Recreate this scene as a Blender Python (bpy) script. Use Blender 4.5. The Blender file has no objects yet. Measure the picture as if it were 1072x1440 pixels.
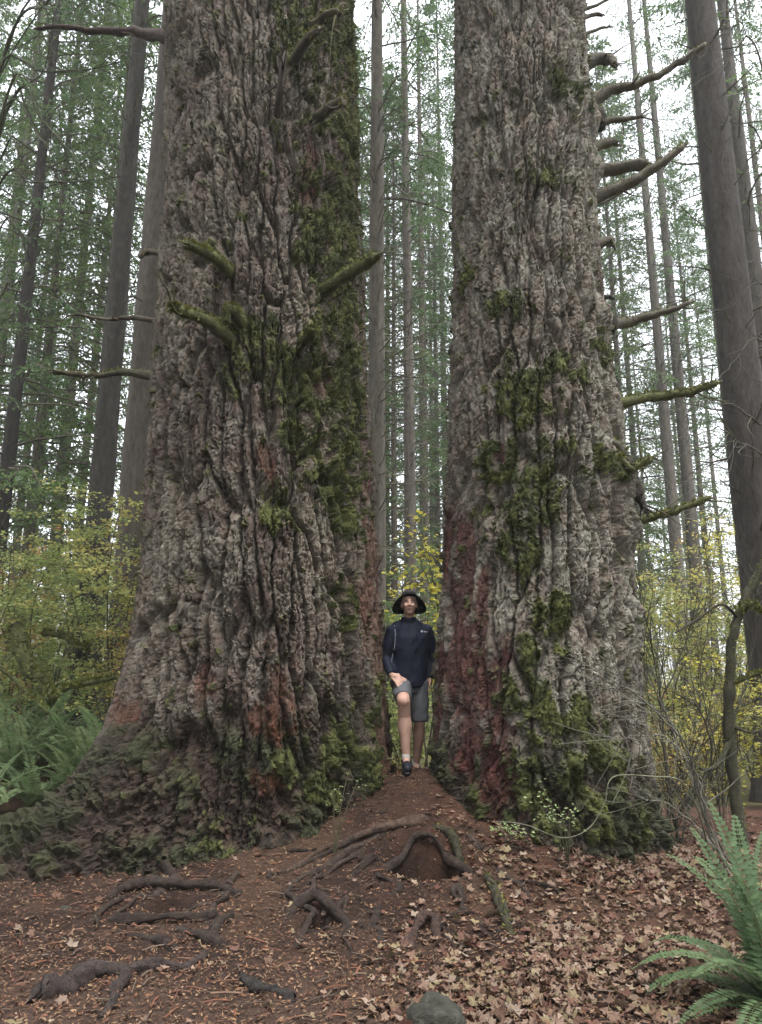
import bpy, bmesh, math, random
import numpy as np
from mathutils import Vector, Matrix

# ------------------------------------------------------------------ camera, world, sun, exposure
SC = bpy.context.scene
COL = SC.collection
PITCH = math.radians(12.3)
CAMZ = 1.55
FPX, CX, CY = 1040.0, 536.0, 720.0
cam_d = bpy.data.cameras.new('camera'); cam = bpy.data.objects.new('camera', cam_d); COL.objects.link(cam)
cam_d.sensor_fit = 'VERTICAL'; cam_d.sensor_height = 36.0; cam_d.lens = 26.0
cam_d.clip_start = 0.05; cam_d.clip_end = 2000
cam.location = (0, 0, CAMZ); cam.rotation_euler = (math.radians(90) + PITCH, 0, 0)
SC.camera = cam

SUN_EL, SUN_AZ = math.radians(74), math.radians(150)
world = bpy.data.worlds.new('World'); SC.world = world; world.use_nodes = True
wn = world.node_tree; wn.nodes.clear()
w_out = wn.nodes.new('ShaderNodeOutputWorld'); w_bg = wn.nodes.new('ShaderNodeBackground')
w_sky = wn.nodes.new('ShaderNodeTexSky'); w_sky.sky_type = 'NISHITA'; w_sky.sun_disc = False
w_sky.sun_elevation = SUN_EL; w_sky.sun_rotation = SUN_AZ
w_sky.air_density = 1.0; w_sky.dust_density = 4.0; w_sky.ozone_density = 1.0
w_hs = wn.nodes.new('ShaderNodeHueSaturation'); w_hs.inputs['Saturation'].default_value = 0.22
wn.links.new(w_sky.outputs[0], w_hs.inputs['Color'])
wn.links.new(w_hs.outputs[0], w_bg.inputs[0]); wn.links.new(w_bg.outputs[0], w_out.inputs[0])
w_bg.inputs[1].default_value = 0.15
sun_d = bpy.data.lights.new('sun', 'SUN'); sun = bpy.data.objects.new('sun', sun_d); COL.objects.link(sun)
sun_d.energy = 0.6; sun_d.angle = math.radians(40); sun_d.color = (1.0, 0.97, 0.93)
# the sun stands behind the viewer's right shoulder, veiled by cloud
sdir = Vector((math.sin(SUN_AZ) * math.cos(SUN_EL), math.cos(SUN_AZ) * math.cos(SUN_EL), math.sin(SUN_EL)))
sun.rotation_euler = sdir.to_track_quat('Z', 'Y').to_euler()
sun.location = (5, -10, 30)
vs = SC.view_settings
vs.view_transform = 'Standard'; vs.look = 'None'; vs.gamma = 1.0; vs.use_curve_mapping = False
vs.exposure = 2.5
SC.render.engine = 'CYCLES'
SC.cycles.use_denoising = True
SC.cycles.max_bounces = 6; SC.cycles.diffuse_bounces = 3; SC.cycles.glossy_bounces = 2
SC.cycles.transmission_bounces = 3; SC.cycles.volume_bounces = 1; SC.cycles.transparent_max_bounces = 4
SC.cycles.caustics_reflective = False; SC.cycles.caustics_refractive = False

# ------------------------------------------------------------------ small maths
cp, sp = math.cos(PITCH), math.sin(PITCH)
def ray(px, py):
    a = (px - CX) / FPX; b = (CY - py) / FPX
    return np.array([a, cp - b * sp, sp + b * cp])
def P(px, py, Y):
    d = ray(px, py); t = Y / d[1]
    return np.array([d[0] * t, Y, CAMZ + d[2] * t])
def sstep(a, b, x):
    t = np.clip((np.asarray(x, float) - a) / (b - a), 0, 1); return t * t * (3 - 2 * t)
def lerp(a, b, t): return a + (b - a) * t
M32 = np.uint64(0xFFFFFFFF)
def hsh(ix, iy, iz, seed=0):
    h = (ix.astype(np.int64).astype(np.uint64) * np.uint64(0x9E3779B1) + iy.astype(np.int64).astype(np.uint64) * np.uint64(0x85EBCA77)
         + iz.astype(np.int64).astype(np.uint64) * np.uint64(0xC2B2AE3D) + np.uint64(seed * 7919 + 13)) & M32
    h = ((h ^ (h >> np.uint64(15))) * np.uint64(0x2C1B3C6D)) & M32
    h = ((h ^ (h >> np.uint64(12))) * np.uint64(0x297A2D39)) & M32
    h = h ^ (h >> np.uint64(15))
    return h.astype(np.float64) / 4294967295.0
def vnoise(x, y, seed=0, z=None):
    x = np.asarray(x, float); y = np.asarray(y, float)
    ix = np.floor(x); iy = np.floor(y); fx = x - ix; fy = y - iy
    fx = fx * fx * fx * (fx * (fx * 6 - 15) + 10); fy = fy * fy * fy * (fy * (fy * 6 - 15) + 10)
    o = np.zeros_like(ix)
    a = hsh(ix, iy, o, seed); b = hsh(ix + 1, iy, o, seed); c = hsh(ix, iy + 1, o, seed); d = hsh(ix + 1, iy + 1, o, seed)
    return (a * (1 - fx) + b * fx) * (1 - fy) + (c * (1 - fx) + d * fx) * fy
def fbm(x, y, seed=0, octv=4, gain=0.5):
    s = 0; a = 1; n = 0
    for i in range(octv):
        s = s + a * vnoise(x * 2 ** i + 17.3 * i, y * 2 ** i - 9.1 * i, seed + i); n += a; a *= gain
    return s / n                               # 0..1, mean .5
def vnoise3(x, y, z, seed=0):
    ix, iy, iz = np.floor(x), np.floor(y), np.floor(z); fx, fy, fz = x - ix, y - iy, z - iz
    fx, fy, fz = (f * f * (3 - 2 * f) for f in (fx, fy, fz)); s = 0
    for a in (0, 1):
        for b in (0, 1):
            for c in (0, 1): s = s + hsh(ix + a, iy + b, iz + c, seed) * (fx if a else 1 - fx) * (fy if b else 1 - fy) * (fz if c else 1 - fz)
    return s
def fbm3(x, y, z, seed=0, octv=4, gain=.55):
    s = 0; a = 1; n = 0
    for i in range(octv): s = s + a * vnoise3(x * 2 ** i + 7.7 * i, y * 2 ** i, z * 2 ** i - 3.1 * i, seed + i); n += a; a *= gain
    return s / n
def worley(x, y, seed=0, jit=0.95):
    ix = np.floor(x); iy = np.floor(y)
    f1 = np.full(x.shape, 9.0); f2 = np.full(x.shape, 9.0); cid = np.zeros(x.shape); vx = np.zeros(x.shape); vy = np.zeros(x.shape)
    o = np.zeros_like(ix)
    for dx in (-1, 0, 1):
        for dy in (-1, 0, 1):
            cx = ix + dx; cy = iy + dy
            qx = cx + 0.5 + jit * (hsh(cx, cy, o, seed) - 0.5); qy = cy + 0.5 + jit * (hsh(cx, cy, o + 1, seed) - 0.5)
            ddx = x - qx; ddy = y - qy; d = np.sqrt(ddx * ddx + ddy * ddy)
            nr = d < f1
            f2 = np.where(nr, f1, np.minimum(f2, d)); f1 = np.where(nr, d, f1)
            cid = np.where(nr, hsh(cx, cy, o + 2, seed), cid); vx = np.where(nr, ddx, vx); vy = np.where(nr, ddy, vy)
    return f1, f2, cid, vx, vy
def unit(v):
    v = np.asarray(v, float); return v / (np.linalg.norm(v, axis=-1, keepdims=True) + 1e-12)

# ------------------------------------------------------------------ materials
MAT = {}
def mat(name, color=None, rough=0.9, var=0.25, vscale=30.0, bump=0.0, bscale=60.0, transl=0.0, spec=0.2, stretch=None, detail=6):
    """procedural material: a plain colour or the piece's own colour attribute, broken up by noise, with fine relief"""
    m = bpy.data.materials.new(name); m.use_nodes = True; t = m.node_tree; n = t.nodes; n.clear(); L = t.links
    out = n.new('ShaderNodeOutputMaterial'); bs = n.new('ShaderNodeBsdfPrincipled')
    bs.inputs['Roughness'].default_value = rough; bs.inputs['Specular IOR Level'].default_value = spec
    if color is None:
        src = n.new('ShaderNodeAttribute'); src.attribute_name = 'Col'; csock = src.outputs['Color']
    else:
        src = n.new('ShaderNodeRGB'); src.outputs[0].default_value = (*color, 1); csock = src.outputs[0]
    tc = n.new('ShaderNodeTexCoord'); mp = n.new('ShaderNodeMapping')
    if stretch: mp.inputs['Scale'].default_value = stretch
    L.new(tc.outputs['Object'], mp.inputs['Vector'])
    nz = n.new('ShaderNodeTexNoise'); nz.inputs['Scale'].default_value = vscale; nz.inputs['Detail'].default_value = detail
    nz.inputs['Roughness'].default_value = 0.65
    L.new(mp.outputs[0], nz.inputs['Vector'])
    mr = n.new('ShaderNodeMapRange'); mr.inputs['From Min'].default_value = 0.3; mr.inputs['From Max'].default_value = 0.7
    mr.inputs['To Min'].default_value = 1 - var; mr.inputs['To Max'].default_value = 1 + var
    L.new(nz.outputs['Fac'], mr.inputs['Value'])
    mx = n.new('ShaderNodeVectorMath'); mx.operation = 'SCALE'
    L.new(csock, mx.inputs[0]); L.new(mr.outputs[0], mx.inputs['Scale'])
    L.new(mx.outputs[0], bs.inputs['Base Color'])
    if bump > 0:
        nb = n.new('ShaderNodeTexNoise'); nb.inputs['Scale'].default_value = bscale; nb.inputs['Detail'].default_value = 5
        nb.inputs['Roughness'].default_value = 0.7
        L.new(mp.outputs[0], nb.inputs['Vector'])
        bp = n.new('ShaderNodeBump'); bp.inputs['Strength'].default_value = 1.0; bp.inputs['Distance'].default_value = bump
        L.new(nb.outputs['Fac'], bp.inputs['Height']); L.new(bp.outputs[0], bs.inputs['Normal'])
    if transl > 0:
        tr = n.new('ShaderNodeBsdfTranslucent'); L.new(mx.outputs[0], tr.inputs['Color'])
        ms = n.new('ShaderNodeMixShader'); ms.inputs[0].default_value = transl
        L.new(bs.outputs[0], ms.inputs[1]); L.new(tr.outputs[0], ms.inputs[2]); L.new(ms.outputs[0], out.inputs[0])
    else:
        L.new(bs.outputs[0], out.inputs[0])
    MAT[name] = m; return m
mat('bark', None, 0.92, 0.42, 38, 0.012, 60, stretch=(1, 1, 0.5))
mat('far_bark', None, 0.95, 0.4, 14, 0.02, 22, stretch=(1, 1, 0.35))
mat('moss', None, 0.95, 0.3, 60, transl=0.2)
mat('leafy', None, 0.7, 0.15, 8, transl=0.4, spec=0.25, detail=2)
mat('needles', None, 0.8, 0.2, 3, transl=0.35, spec=0.15, detail=2)
mat('soil', None, 0.95, 0.4, 35, 0.02, 90)
mat('litter', None, 0.85, 0.2, 40, spec=0.2, detail=2)
mat('dry_leaf', None, 0.75, 0.22, 25, 0.003, 60, transl=0.12)
mat('wood', None, 0.9, 0.3, 25, 0.01, 50)
mat('root_wood', None, 0.85, 0.55, 30, 0.02, 55)
mat('stone', (0.036, 0.036, 0.028), 0.85, 0.7, 9, 0.02, 30)
mat('skin', (0.43, 0.265, 0.205), 0.55, 0.22, 12, 0.002, 60, spec=0.3)
mat('jacket', (0.008, 0.011, 0.024), 0.7, 0.25, 14, 0.004, 10, spec=0.2)
mat('shorts', (0.105, 0.11, 0.12), 0.9, 0.18, 160, 0.004, 14)
mat('hat_felt', (0.008, 0.008, 0.008), 0.85, 0.2, 60)
mat('shoe', (0.012, 0.013, 0.018), 0.6, 0.2, 40)
mat('sole', (0.03, 0.03, 0.03), 0.8)
mat('sock', (0.55, 0.53, 0.5), 0.95, 0.1, 80)
mat('hair', (0.03, 0.02, 0.014), 0.7, 0.2, 80)
mat('pale_print', (0.45, 0.45, 0.46), 0.6, 0.05)
mat('eye_white', (0.5, 0.48, 0.45), 0.3, 0.02)
mat('lip', (0.30, 0.11, 0.09), 0.5, 0.05)

# ------------------------------------------------------------------ mesh helpers
def make_mesh(name, V, F, m, cols=None, smooth=True):
    V = np.asarray(V, np.float32); F = np.asarray(F, np.int32); k = F.shape[1]
    me = bpy.data.meshes.new(name)
    me.vertices.add(len(V)); me.vertices.foreach_set('co', V.ravel())
    me.loops.add(F.size); me.loops.foreach_set('vertex_index', F.ravel())
    me.polygons.add(len(F)); me.polygons.foreach_set('loop_start', np.arange(0, F.size, k, dtype=np.int32))
    me.polygons.foreach_set('loop_total', np.full(len(F), k, np.int32))
    me.polygons.foreach_set('use_smooth', np.full(len(F), smooth, bool))
    if cols is not None:
        c = np.ones((len(V), 4), np.float32); c[:, :3] = np.clip(cols, 0, 1)
        a = me.color_attributes.new('Col', 'FLOAT_COLOR', 'POINT'); a.data.foreach_set('color', c.ravel())
    me.update(calc_edges=True); me.validate(clean_customdata=False)
    me.materials.append(MAT[m] if isinstance(m, str) else m)
    return me
def link(name, me, parent=None, kind=None):
    o = bpy.data.objects.new(name, me); COL.objects.link(o)
    if parent is not None: o.parent = parent
    if kind: o['kind'] = kind
    return o
def tag(o, label, cat, group=None):
    o['label'] = label; o['category'] = cat
    if group: o['group'] = group
    return o
def thing(name, label, cat, loc=(0, 0, 0), rz=0.0, group=None, scale=1.0):
    o = bpy.data.objects.new(name, None); COL.objects.link(o); o.empty_display_size = 0.2
    o.location = tuple(float(c) for c in loc); o.rotation_euler = (0, 0, rz); o.scale = (scale,) * 3
    return tag(o, label, cat, group)
def part(name, V, F, m, root, cols=None, smooth=True, kind=None, parent=None):
    """a part modelled in world coordinates, hung under its thing (whose empty is unrotated)"""
    V = np.asarray(V, float) - np.array(root.location)
    return link(name, make_mesh(name, V, F, m, cols, smooth), parent or root, kind)
class MB:
    """collects quads with a colour for each vertex"""
    def __init__(s): s.V = []; s.F = []; s.C = []; s.n = 0
    def add(s, V, F, C):
        V = np.asarray(V, float); C = np.asarray(C, float)
        if C.ndim == 1: C = np.tile(C, (len(V), 1))
        s.V.append(V); s.F.append(np.asarray(F, np.int64) + s.n); s.C.append(C); s.n += len(V)
    def arrays(s): return np.concatenate(s.V), np.concatenate(s.F), np.concatenate(s.C)
    def mesh(s, name, m, smooth=True, off=None):
        V, F, C = s.arrays()
        if off is not None: V = V - np.asarray(off, float)
        return make_mesh(name, V, F, m, C, smooth)
def tube(mb, pts, rad, col, sides=6, lump=0.0, rng=None, cap=True, flat=1.0, grain=0.0):
    pts = np.asarray(pts, float); n = len(pts); rad = np.broadcast_to(np.asarray(rad, float), (n,)).copy()
    tg = unit(np.gradient(pts, axis=0))
    ref = np.array([0, 0, 1.0]) if abs(tg[0][2]) < 0.9 else np.array([1.0, 0, 0])
    V = []
    u = unit(np.cross(tg[0], ref))
    ang = np.arange(sides) * 2 * math.pi / sides
    if grain:
        aa, ii = np.meshgrid(np.arange(sides), np.arange(n)); k_ = rng.random() * 90; aa = np.minimum(aa, sides - aa) + (aa * 2 > sides) * .37
        gr_ = .6 * fbm(aa * .62 + k_, ii * .10, 7, 2) + .4 * fbm(aa * .9 + k_, ii * .5, 8, 2)
    for i in range(n):
        u = unit(u - tg[i] * np.dot(u, tg[i])); v = np.cross(tg[i], u)
        r = rad[i] * np.ones(sides)
        if grain: r = r * (1 + grain * (gr_[i] - .5) * 2)
        elif lump and rng is not None: r = r * (1 + lump * (rng.random(sides) - 0.5) * 2)
        V.append(pts[i] + np.outer(np.cos(ang) * r, u) + np.outer(np.sin(ang) * r * flat, v))
    V = np.concatenate(V)
    F = []
    for i in range(n - 1):
        for j in range(sides):
            k = (j + 1) % sides; F.append((i * sides + j, i * sides + k, (i + 1) * sides + k, (i + 1) * sides + j))
    if cap:
        for b, p in ((0, pts[0]), ((n - 1) * sides, pts[-1])):
            V = np.vstack([V, p]); c = len(V) - 1
            for j in range(0, sides, 2): F.append((b + j, b + (j + 1) % sides, b + (j + 2) % sides, c))
    C = np.asarray(col, float)
    if C.ndim == 2 and len(C) == n:
        C = np.repeat(C, sides, axis=0)
        if cap: C = np.vstack([C, C[0], C[-1]])
    mb.add(V, F, C)
def spline(pts, n=8):
    """Catmull-Rom through the points"""
    p = np.asarray(pts, float)
    if len(p) == 2: return np.array([lerp(p[0], p[1], t) for t in np.linspace(0, 1, n)])
    q = np.vstack([2 * p[0] - p[1], p, 2 * p[-1] - p[-2]]); out = []
    for i in range(1, len(q) - 2):
        for t in np.linspace(0, 1, n, endpoint=(i == len(q) - 3)):
            a, b, c, d = q[i - 1], q[i], q[i + 1], q[i + 2]
            out.append(0.5 * (2 * b + (c - a) * t + (2 * a - 5 * b + 4 * c - d) * t * t + (3 * b - a - 3 * c + d) * t ** 3))
    return np.array(out)
def kites(mb, pos, axis, nrm, L, W, col, fold=0.0):
    """one leaf-shaped quad for each position"""
    pos = np.asarray(pos, float); n = len(pos)
    if n == 0: return
    axis = unit(axis); side = unit(np.cross(axis, nrm)); up = np.cross(side, axis)
    L = np.broadcast_to(np.asarray(L, float), (n,))[:, None]; W = np.broadcast_to(np.asarray(W, float), (n,))[:, None]
    a = pos; b = pos + axis * L * 0.45 + side * W * 0.5 + up * W * fold; c = pos + axis * L; d = pos + axis * L * 0.45 - side * W * 0.5 + up * W * fold
    V = np.stack([a, b, c, d], 1).reshape(-1, 3)
    F = np.arange(4 * n).reshape(n, 4)
    C = np.repeat(np.broadcast_to(np.asarray(col, float), (n, 3)), 4, axis=0)
    mb.add(V, F, C)
def mixc(pal, rng, n, jit=0.18):
    pal = np.asarray(pal, float); i = rng.integers(0, len(pal), n); j = rng.integers(0, len(pal), n); t = rng.random((n, 1))
    return (pal[i] * t + pal[j] * (1 - t)) * (1 + jit * (rng.random((n, 1)) * 2 - 1))
def rdir(rng, n): return unit(rng.normal(size=(n, 3)))
def dup(root, loc, rz, label=None, group=None, scale=1.0):
    r = root.copy(); COL.objects.link(r); r.location = tuple(float(c) for c in loc); r.rotation_euler = (0, 0, rz); r.scale = (scale,) * 3
    if label: r['label'] = label
    if group: r['group'] = group
    for ch in list(root.children):
        c = ch.copy(); COL.objects.link(c); c.parent = r
        for g in ch.children:
            d = g.copy(); COL.objects.link(d); d.parent = c
    return r

# ------------------------------------------------------------------ ground
PITS = []                     # hollows worn under roots: (x, y, radius, depth)
def hgt0(x, y):
    x = np.asarray(x, float); y = np.asarray(y, float)
    mound = 0.60 * np.exp(-((x - 0.33) / 1.25) ** 2) * sstep(4.9, 7.25, y) * (1 - 0.8 * sstep(7.35, 8.7, y))
    broad = 0.07 * sstep(4.6, 6.2, y) * (1 - sstep(8.5, 10, y))
    near = np.exp(-((np.abs(x) / 14) ** 2))
    h = mound + broad
    h = h + 0.07 * (fbm(x * 0.9, y * 0.9, 5, 3) - 0.5) + 0.035 * (fbm(x * 5, y * 5, 9, 3) - 0.5) * near
    h = h + 0.42 * sstep(8.5, 10, y) * sstep(-1.6, -3.0, x)
    far = sstep(10, 60, np.hypot(x, y - 4))
    h = h + far * 1.6 * (fbm(x * 0.06, y * 0.06, 31, 3) - 0.35)
    h = h - 0.30 * sstep(8.5, 12, y) * (1 - far) * sstep(-2.5, 0, x)
    return h
def hgt(x, y):
    h = hgt0(x, y)
    for (a, b, r, d) in PITS:
        h = h - d * np.exp(-(((x - a) / (1.5 * r)) ** 2 + ((y - b) / r) ** 2) ** 1.5)
    return h
def gpt(px, py, off=0.0):
    """the place on the ground seen at a pixel of the photograph"""
    d = ray(px, py); t = np.linspace(2.5, 30, 1600)
    x = d[0] * t; y = d[1] * t; z = CAMZ + d[2] * t
    below = np.nonzero(z < hgt0(x, y))[0]
    i = below[0] if len(below) else -1
    return np.array([x[i], y[i], float(hgt(x[i], y[i])) + off])
for (px, py, r, dep) in ((606, 1203, 0.17, 0.45), (238, 1276, 0.10, 0.17), (446, 1296, 0.07, 0.14), (212, 1228, 0.06, 0.07), (90, 1275, 0.05, 0.04)):
    g = gpt(px, py); PITS.append((g[0], g[1], r, dep))
def stretchy(lo, hi, step, far_lo, far_hi, g=1.18):
    a = list(np.arange(lo, hi + 1e-6, step)); s = step; v = a[-1]; hi_l = []
    while v < far_hi: s *= g; v += s; hi_l.append(v)
    s = step; v = a[0]; lo_l = []
    while v > far_lo: s *= g; v -= s; lo_l.append(v)
    return np.array(lo_l[::-1] + a + hi_l)
gx = stretchy(-3.9, 3.9, 0.029, -220, 220); gy = stretchy(3.1, 8.2, 0.024, -60, 320)
GX, GY = np.meshgrid(gx, gy); Z = hgt(GX, GY)
fine = np.exp(-(np.maximum(0, np.hypot(GX, GY - 5) - 4.5) / 3) ** 2)
Z = Z + fine * (0.036 * (fbm(GX * 14, GY * 14, 71, 4, .6) - 0.5) + 0.014 * (vnoise(GX * 45, GY * 45, 72) - 0.5))
V = np.stack([GX, GY, Z], -1).reshape(-1, 3); nx, ny = len(gx), len(gy)
I = np.arange(nx * ny).reshape(ny, nx); F = np.stack([I[:-1, :-1], I[:-1, 1:], I[1:, 1:], I[1:, :-1]], -1).reshape(-1, 4)
xs, ys = V[:, 0], V[:, 1]
n1 = fbm(xs * 1.3, ys * 1.3, 41, 4)[:, None]; n2 = fbm(xs * 9, ys * 9, 44, 3)[:, None]
soil = lerp(np.array([0.036, 0.020, 0.014]), np.array([0.072, 0.042, 0.027]), sstep(0.35, 0.65, n1)) * lerp(0.5, 1.0, n2)
redw = (sstep(-0.6, 1.5, xs) * sstep(4.3, 6.5, ys))[:, None] * sstep(0.35, 0.6, n2)
soil = lerp(soil, np.array([0.090, 0.038, 0.024]), redw * 0.6)
path = sstep(4.6, 3.6, ys)[:, None] * sstep(0.9, -0.2, xs)[:, None]
soil = lerp(soil, np.array([0.062, 0.040, 0.031]), path * 0.6)
green = sstep(8.5, 12, np.hypot(xs, ys - 1))[:, None]
n3 = fbm(xs * 0.8, ys * 0.8, 47, 4)[:, None]
soil = lerp(soil, lerp(np.array([0.05, 0.05, 0.02]), np.array([0.11, 0.11, 0.035]), n3), green * 0.85)
ground = link('ground', make_mesh('ground', V, F, 'soil', soil)); ground['kind'] = 'structure'

# litter: needles, twig ends and shredded leaf on the soil, too many to count
rng = np.random.default_rng(3)
mb = MB()
n = 54000
yy = 3.2 + 5.2 * rng.random(n) ** 1.25; xx = (rng.random(n) * 2 - 1) * (yy * 0.56 + 0.3)
zz = hgt(xx, yy) + 0.036 * (fbm(xx * 14, yy * 14, 71, 4, .6) - 0.5) + 0.008 + 0.008 * rng.random(n)
ax = rdir(rng, n); ax[:, 2] *= 0.3; nr = np.stack([rng.normal(0, .35, n), rng.normal(0, .35, n), np.ones(n)], 1)
big = rng.random(n) < 0.25
Ls = np.where(big, 0.014 + 0.022 * rng.random(n), 0.016 + 0.026 * rng.random(n)); Ws = np.where(big, Ls * 0.5, 0.004 + 0.004 * rng.random(n))
pal = [(0.15, 0.070, 0.038), (0.21, 0.125, 0.068), (0.10, 0.052, 0.034), (0.25, 0.165, 0.10), (0.13, 0.055, 0.034), (0.07, 0.042, 0.03)]
kites(mb, np.stack([xx, yy, zz], 1), ax, nr, Ls, Ws, mixc(pal, rng, n) * .8)
nt_ = 900; ty = 3.3 + 4.6 * rng.random(nt_) ** 1.2; tx = (rng.random(nt_) * 2 - 1) * (ty * .55 + .2); ta = rng.random(nt_) * 6.28; tl_ = rng.uniform(.03, .16, nt_)
for q in range(nt_):
    e_ = np.array([math.cos(ta[q]), math.sin(ta[q])]) * tl_[q] / 2; A_ = np.array([tx[q], ty[q]]); zz_ = float(hgt(tx[q], ty[q])) + .012
    tube(mb, [np.append(A_ - e_, zz_ + rng.normal(0, .004)), np.append(A_ + rng.normal(0, .006, 2), zz_ + .006), np.append(A_ + e_, zz_ + rng.normal(0, .004))], rng.uniform(.002, .006), mixc([(.05, .035, .026), (.10, .075, .055), (.14, .06, .035)], rng, 1)[0], 4, cap=False)
link('needle_litter', mb.mesh('needle_litter', 'litter', False), ground, 'stuff')

# fallen maple leaves
def leaf_mesh(seed):
    r = np.random.default_rng(seed)
    lob = [(-150, .48), (-118, .66), (-95, .52), (-62, .88), (-40, .60), (-17, .74), (0, 1.0), (17, .74), (40, .60), (62, .88), (95, .52), (118, .66), (150, .48), (180, .14)]
    a = np.radians([q[0] for q in lob]) + r.normal(0, .05, len(lob)); R = np.array([q[1] for q in lob]) * (1 + r.normal(0, .08, len(lob)))
    x = R * np.sin(a); y = R * np.cos(a)
    cu = r.uniform(0.15, 0.75); tw = r.uniform(-.6, .6)
    z = cu * R ** 2 * (0.4 + 0.6 * r.random(len(lob))) + tw * x * y
    xi, yi = x * .45, y * .45; zi = cu * .1 + tw * xi * yi
    V = [(0, 0, 0)] + list(zip(xi, yi, np.broadcast_to(zi, xi.shape))) + list(zip(x, y, z)); k = len(lob)
    V = np.array(V); V[:, 2] -= V[:, 2].min() * 0.5
    F = []
    for i in range(k):
        j = (i + 1) % k; F.append((1 + i, 1 + j, 1 + k + j, 1 + k + i)); 
    for i in range(0, k, 2): F.append((0, 1 + (i + 2) % k, 1 + i + 1, 1 + i))
    return V * 0.5, np.array(F)
LEAFPAL = [(0.27, 0.185, 0.135), (0.17, 0.10, 0.068), (0.34, 0.26, 0.20), (0.115, 0.058, 0.04), (0.22, 0.14, 0.10), (0.14, 0.064, 0.046), (0.27, 0.215, 0.12)]
leaf_shapes = [leaf_mesh(100 + i) for i in range(6)]
leaf_meshes = []
for i, c in enumerate(LEAFPAL):
    for s in (0, 1, 2):
        Vl, Fl = leaf_shapes[(i + 2 * s) % 6]
        leaf_meshes.append(make_mesh('leaf', Vl, Fl, 'dry_leaf', np.tile(np.array(c) * (0.48 + 0.16 * s), (len(Vl), 1)), False))
def leaf_density(x, y):
    d = sstep(-0.2, 1.3, x - 0.25 * (y - 5)) * sstep(8.2, 6.2, y) * sstep(2.9, 3.6, y)
    d = d * (0.35 + 0.65 * sstep(0.42, 0.56, fbm(x * 1.7, y * 1.7, 63, 3)))
    return np.maximum(d, 0.018)
cand = []
while len(cand) < 7200:
    y = 3.2 + 5.6 * rng.random() ** 1.15; x = (rng.random() * 2 - 1) * (y * 0.56 + 0.2)
    if rng.random() < leaf_density(x, y): cand.append((x, y, 0.04 + 0.062 * rng.random() ** 1.6))
cand.sort(key=lambda c: -c[2] / c[1])
mbl = MB()
for i, (x, y, s) in enumerate(cand):
    z = float(hgt(x, y)) + 0.012 + 0.012 * rng.random()
    eul = (rng.normal(0, .38), rng.normal(0, .38), rng.random() * 6.28)
    if i < 300:
        o = link('leaf', leaf_meshes[rng.integers(len(leaf_meshes))], ground); o.location = (x, y, z); o.rotation_euler = eul; o.scale = (s,) * 3
    else:
        Vl, Fl = leaf_shapes[rng.integers(6)]
        Mx = np.array(Matrix.LocRotScale(Vector((x, y, z)), __import__('mathutils').Euler(eul), Vector((s,) * 3)))
        ko = (len(Vl) - 1) // 2; Vl = np.vstack([Vl[:1], Vl[1 + ko:]]); Fl = np.array([(0, 1 + (q + 2) % ko, 1 + q + 1, 1 + q) for q in range(0, ko, 2)])
        mbl.add(Vl @ Mx[:3, :3].T + Mx[:3, 3], Fl, mixc(LEAFPAL, rng, 1)[0] * .64)
link('leaf_litter', mbl.mesh('leaf_litter', 'dry_leaf', False), ground, 'stuff')

# ------------------------------------------------------------------ the two giant firs
class BigTree:
    def __init__(s, rows, Yc, flares, zg):
        s.Yc, s.flares, s.zg = Yc, flares, zg
        zs, xc, rr = [], [], []
        for (py, xl, xr) in rows:
            c = P((xl + xr) / 2, py, Yc); d = Yc * cp + (c[2] - CAMZ) * sp
            w = (xr - xl) / 2 / FPX * d; zs.append(c[2]); xc.append(c[0]); rr.append(w / math.sqrt(1 + (w / d) ** 2))
        o = np.argsort(zs); s.z = np.array(zs)[o]; s.x = np.array(xc)[o]; s.r = np.array(rr)[o]
    def xc(s, z): return np.interp(z, s.z, s.x)
    def rad(s, a, z):
        r = np.interp(z, s.z, s.r)
        r = np.where(z > s.z[-1], r * (1 - 0.018 * (z - s.z[-1])), r)
        for (a0, wid, A, h) in s.flares:
            da = (a - math.radians(a0) + math.pi) % (2 * math.pi) - math.pi
            r = r + A * np.exp(-np.maximum(z - s.zg, 0) / h) * np.exp(-(da / math.radians(wid)) ** 2)
        return r
    def pos(s, a, z, d=0.0):
        r = s.rad(a, z) + d; return np.stack([s.xc(z) + r * np.sin(a), s.Yc - r * np.cos(a), z + 0 * a], -1)
    def hit(s, px, py):
        """angle and height of the bark seen at a pixel"""
        d = ray(px, py); t = np.linspace(3, 12, 2400); x = d[0] * t; y = d[1] * t; z = CAMZ + d[2] * t
        a = np.arctan2(x - s.xc(z), s.Yc - y); ins = np.hypot(x - s.xc(z), y - s.Yc) < s.rad(a, z)
        i = np.nonzero(ins)[0]
        i = i[0] if len(i) else int(np.argmin(np.hypot(x - s.xc(z), y - s.Yc) - s.rad(a, z)))
        return float(a[i]), float(z[i])
def grid_trunk(T, ncols_front, ncols_back, zrows):
    fa = np.radians(118)
    a = np.concatenate([np.linspace(-fa, fa, ncols_front), np.linspace(fa, 2 * np.pi - fa, ncols_back + 2)[1:-1]])
    return np.meshgrid(a, zrows)
def patches(T, A, Zz, lst, seed):
    """soft mask of patches given as (px, py, half width px, half height px)"""
    m = np.zeros(A.shape)
    R = np.interp(Zz, T.z, T.r)
    for (px, py, w, h) in lst:
        a0, z0 = T.hit(px, py); d = T.Yc * cp + (z0 - CAMZ) * sp
        wm = w / FPX * d / max(0.35, math.cos(a0)); hm = h / FPX * d * 1.12
        m = np.maximum(m, np.exp(-(((A - a0) * R / wm) ** 2 + ((Zz - z0) / hm) ** 2) * 0.8))
    return m
def terrace(h, k=0.22):
    """flakes lying in layers: flat treads with steep edges"""
    f = np.floor(h); t = h - f; return f + np.clip((t - (1 - k)) / k, 0, 1) + 0.12 * t
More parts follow.
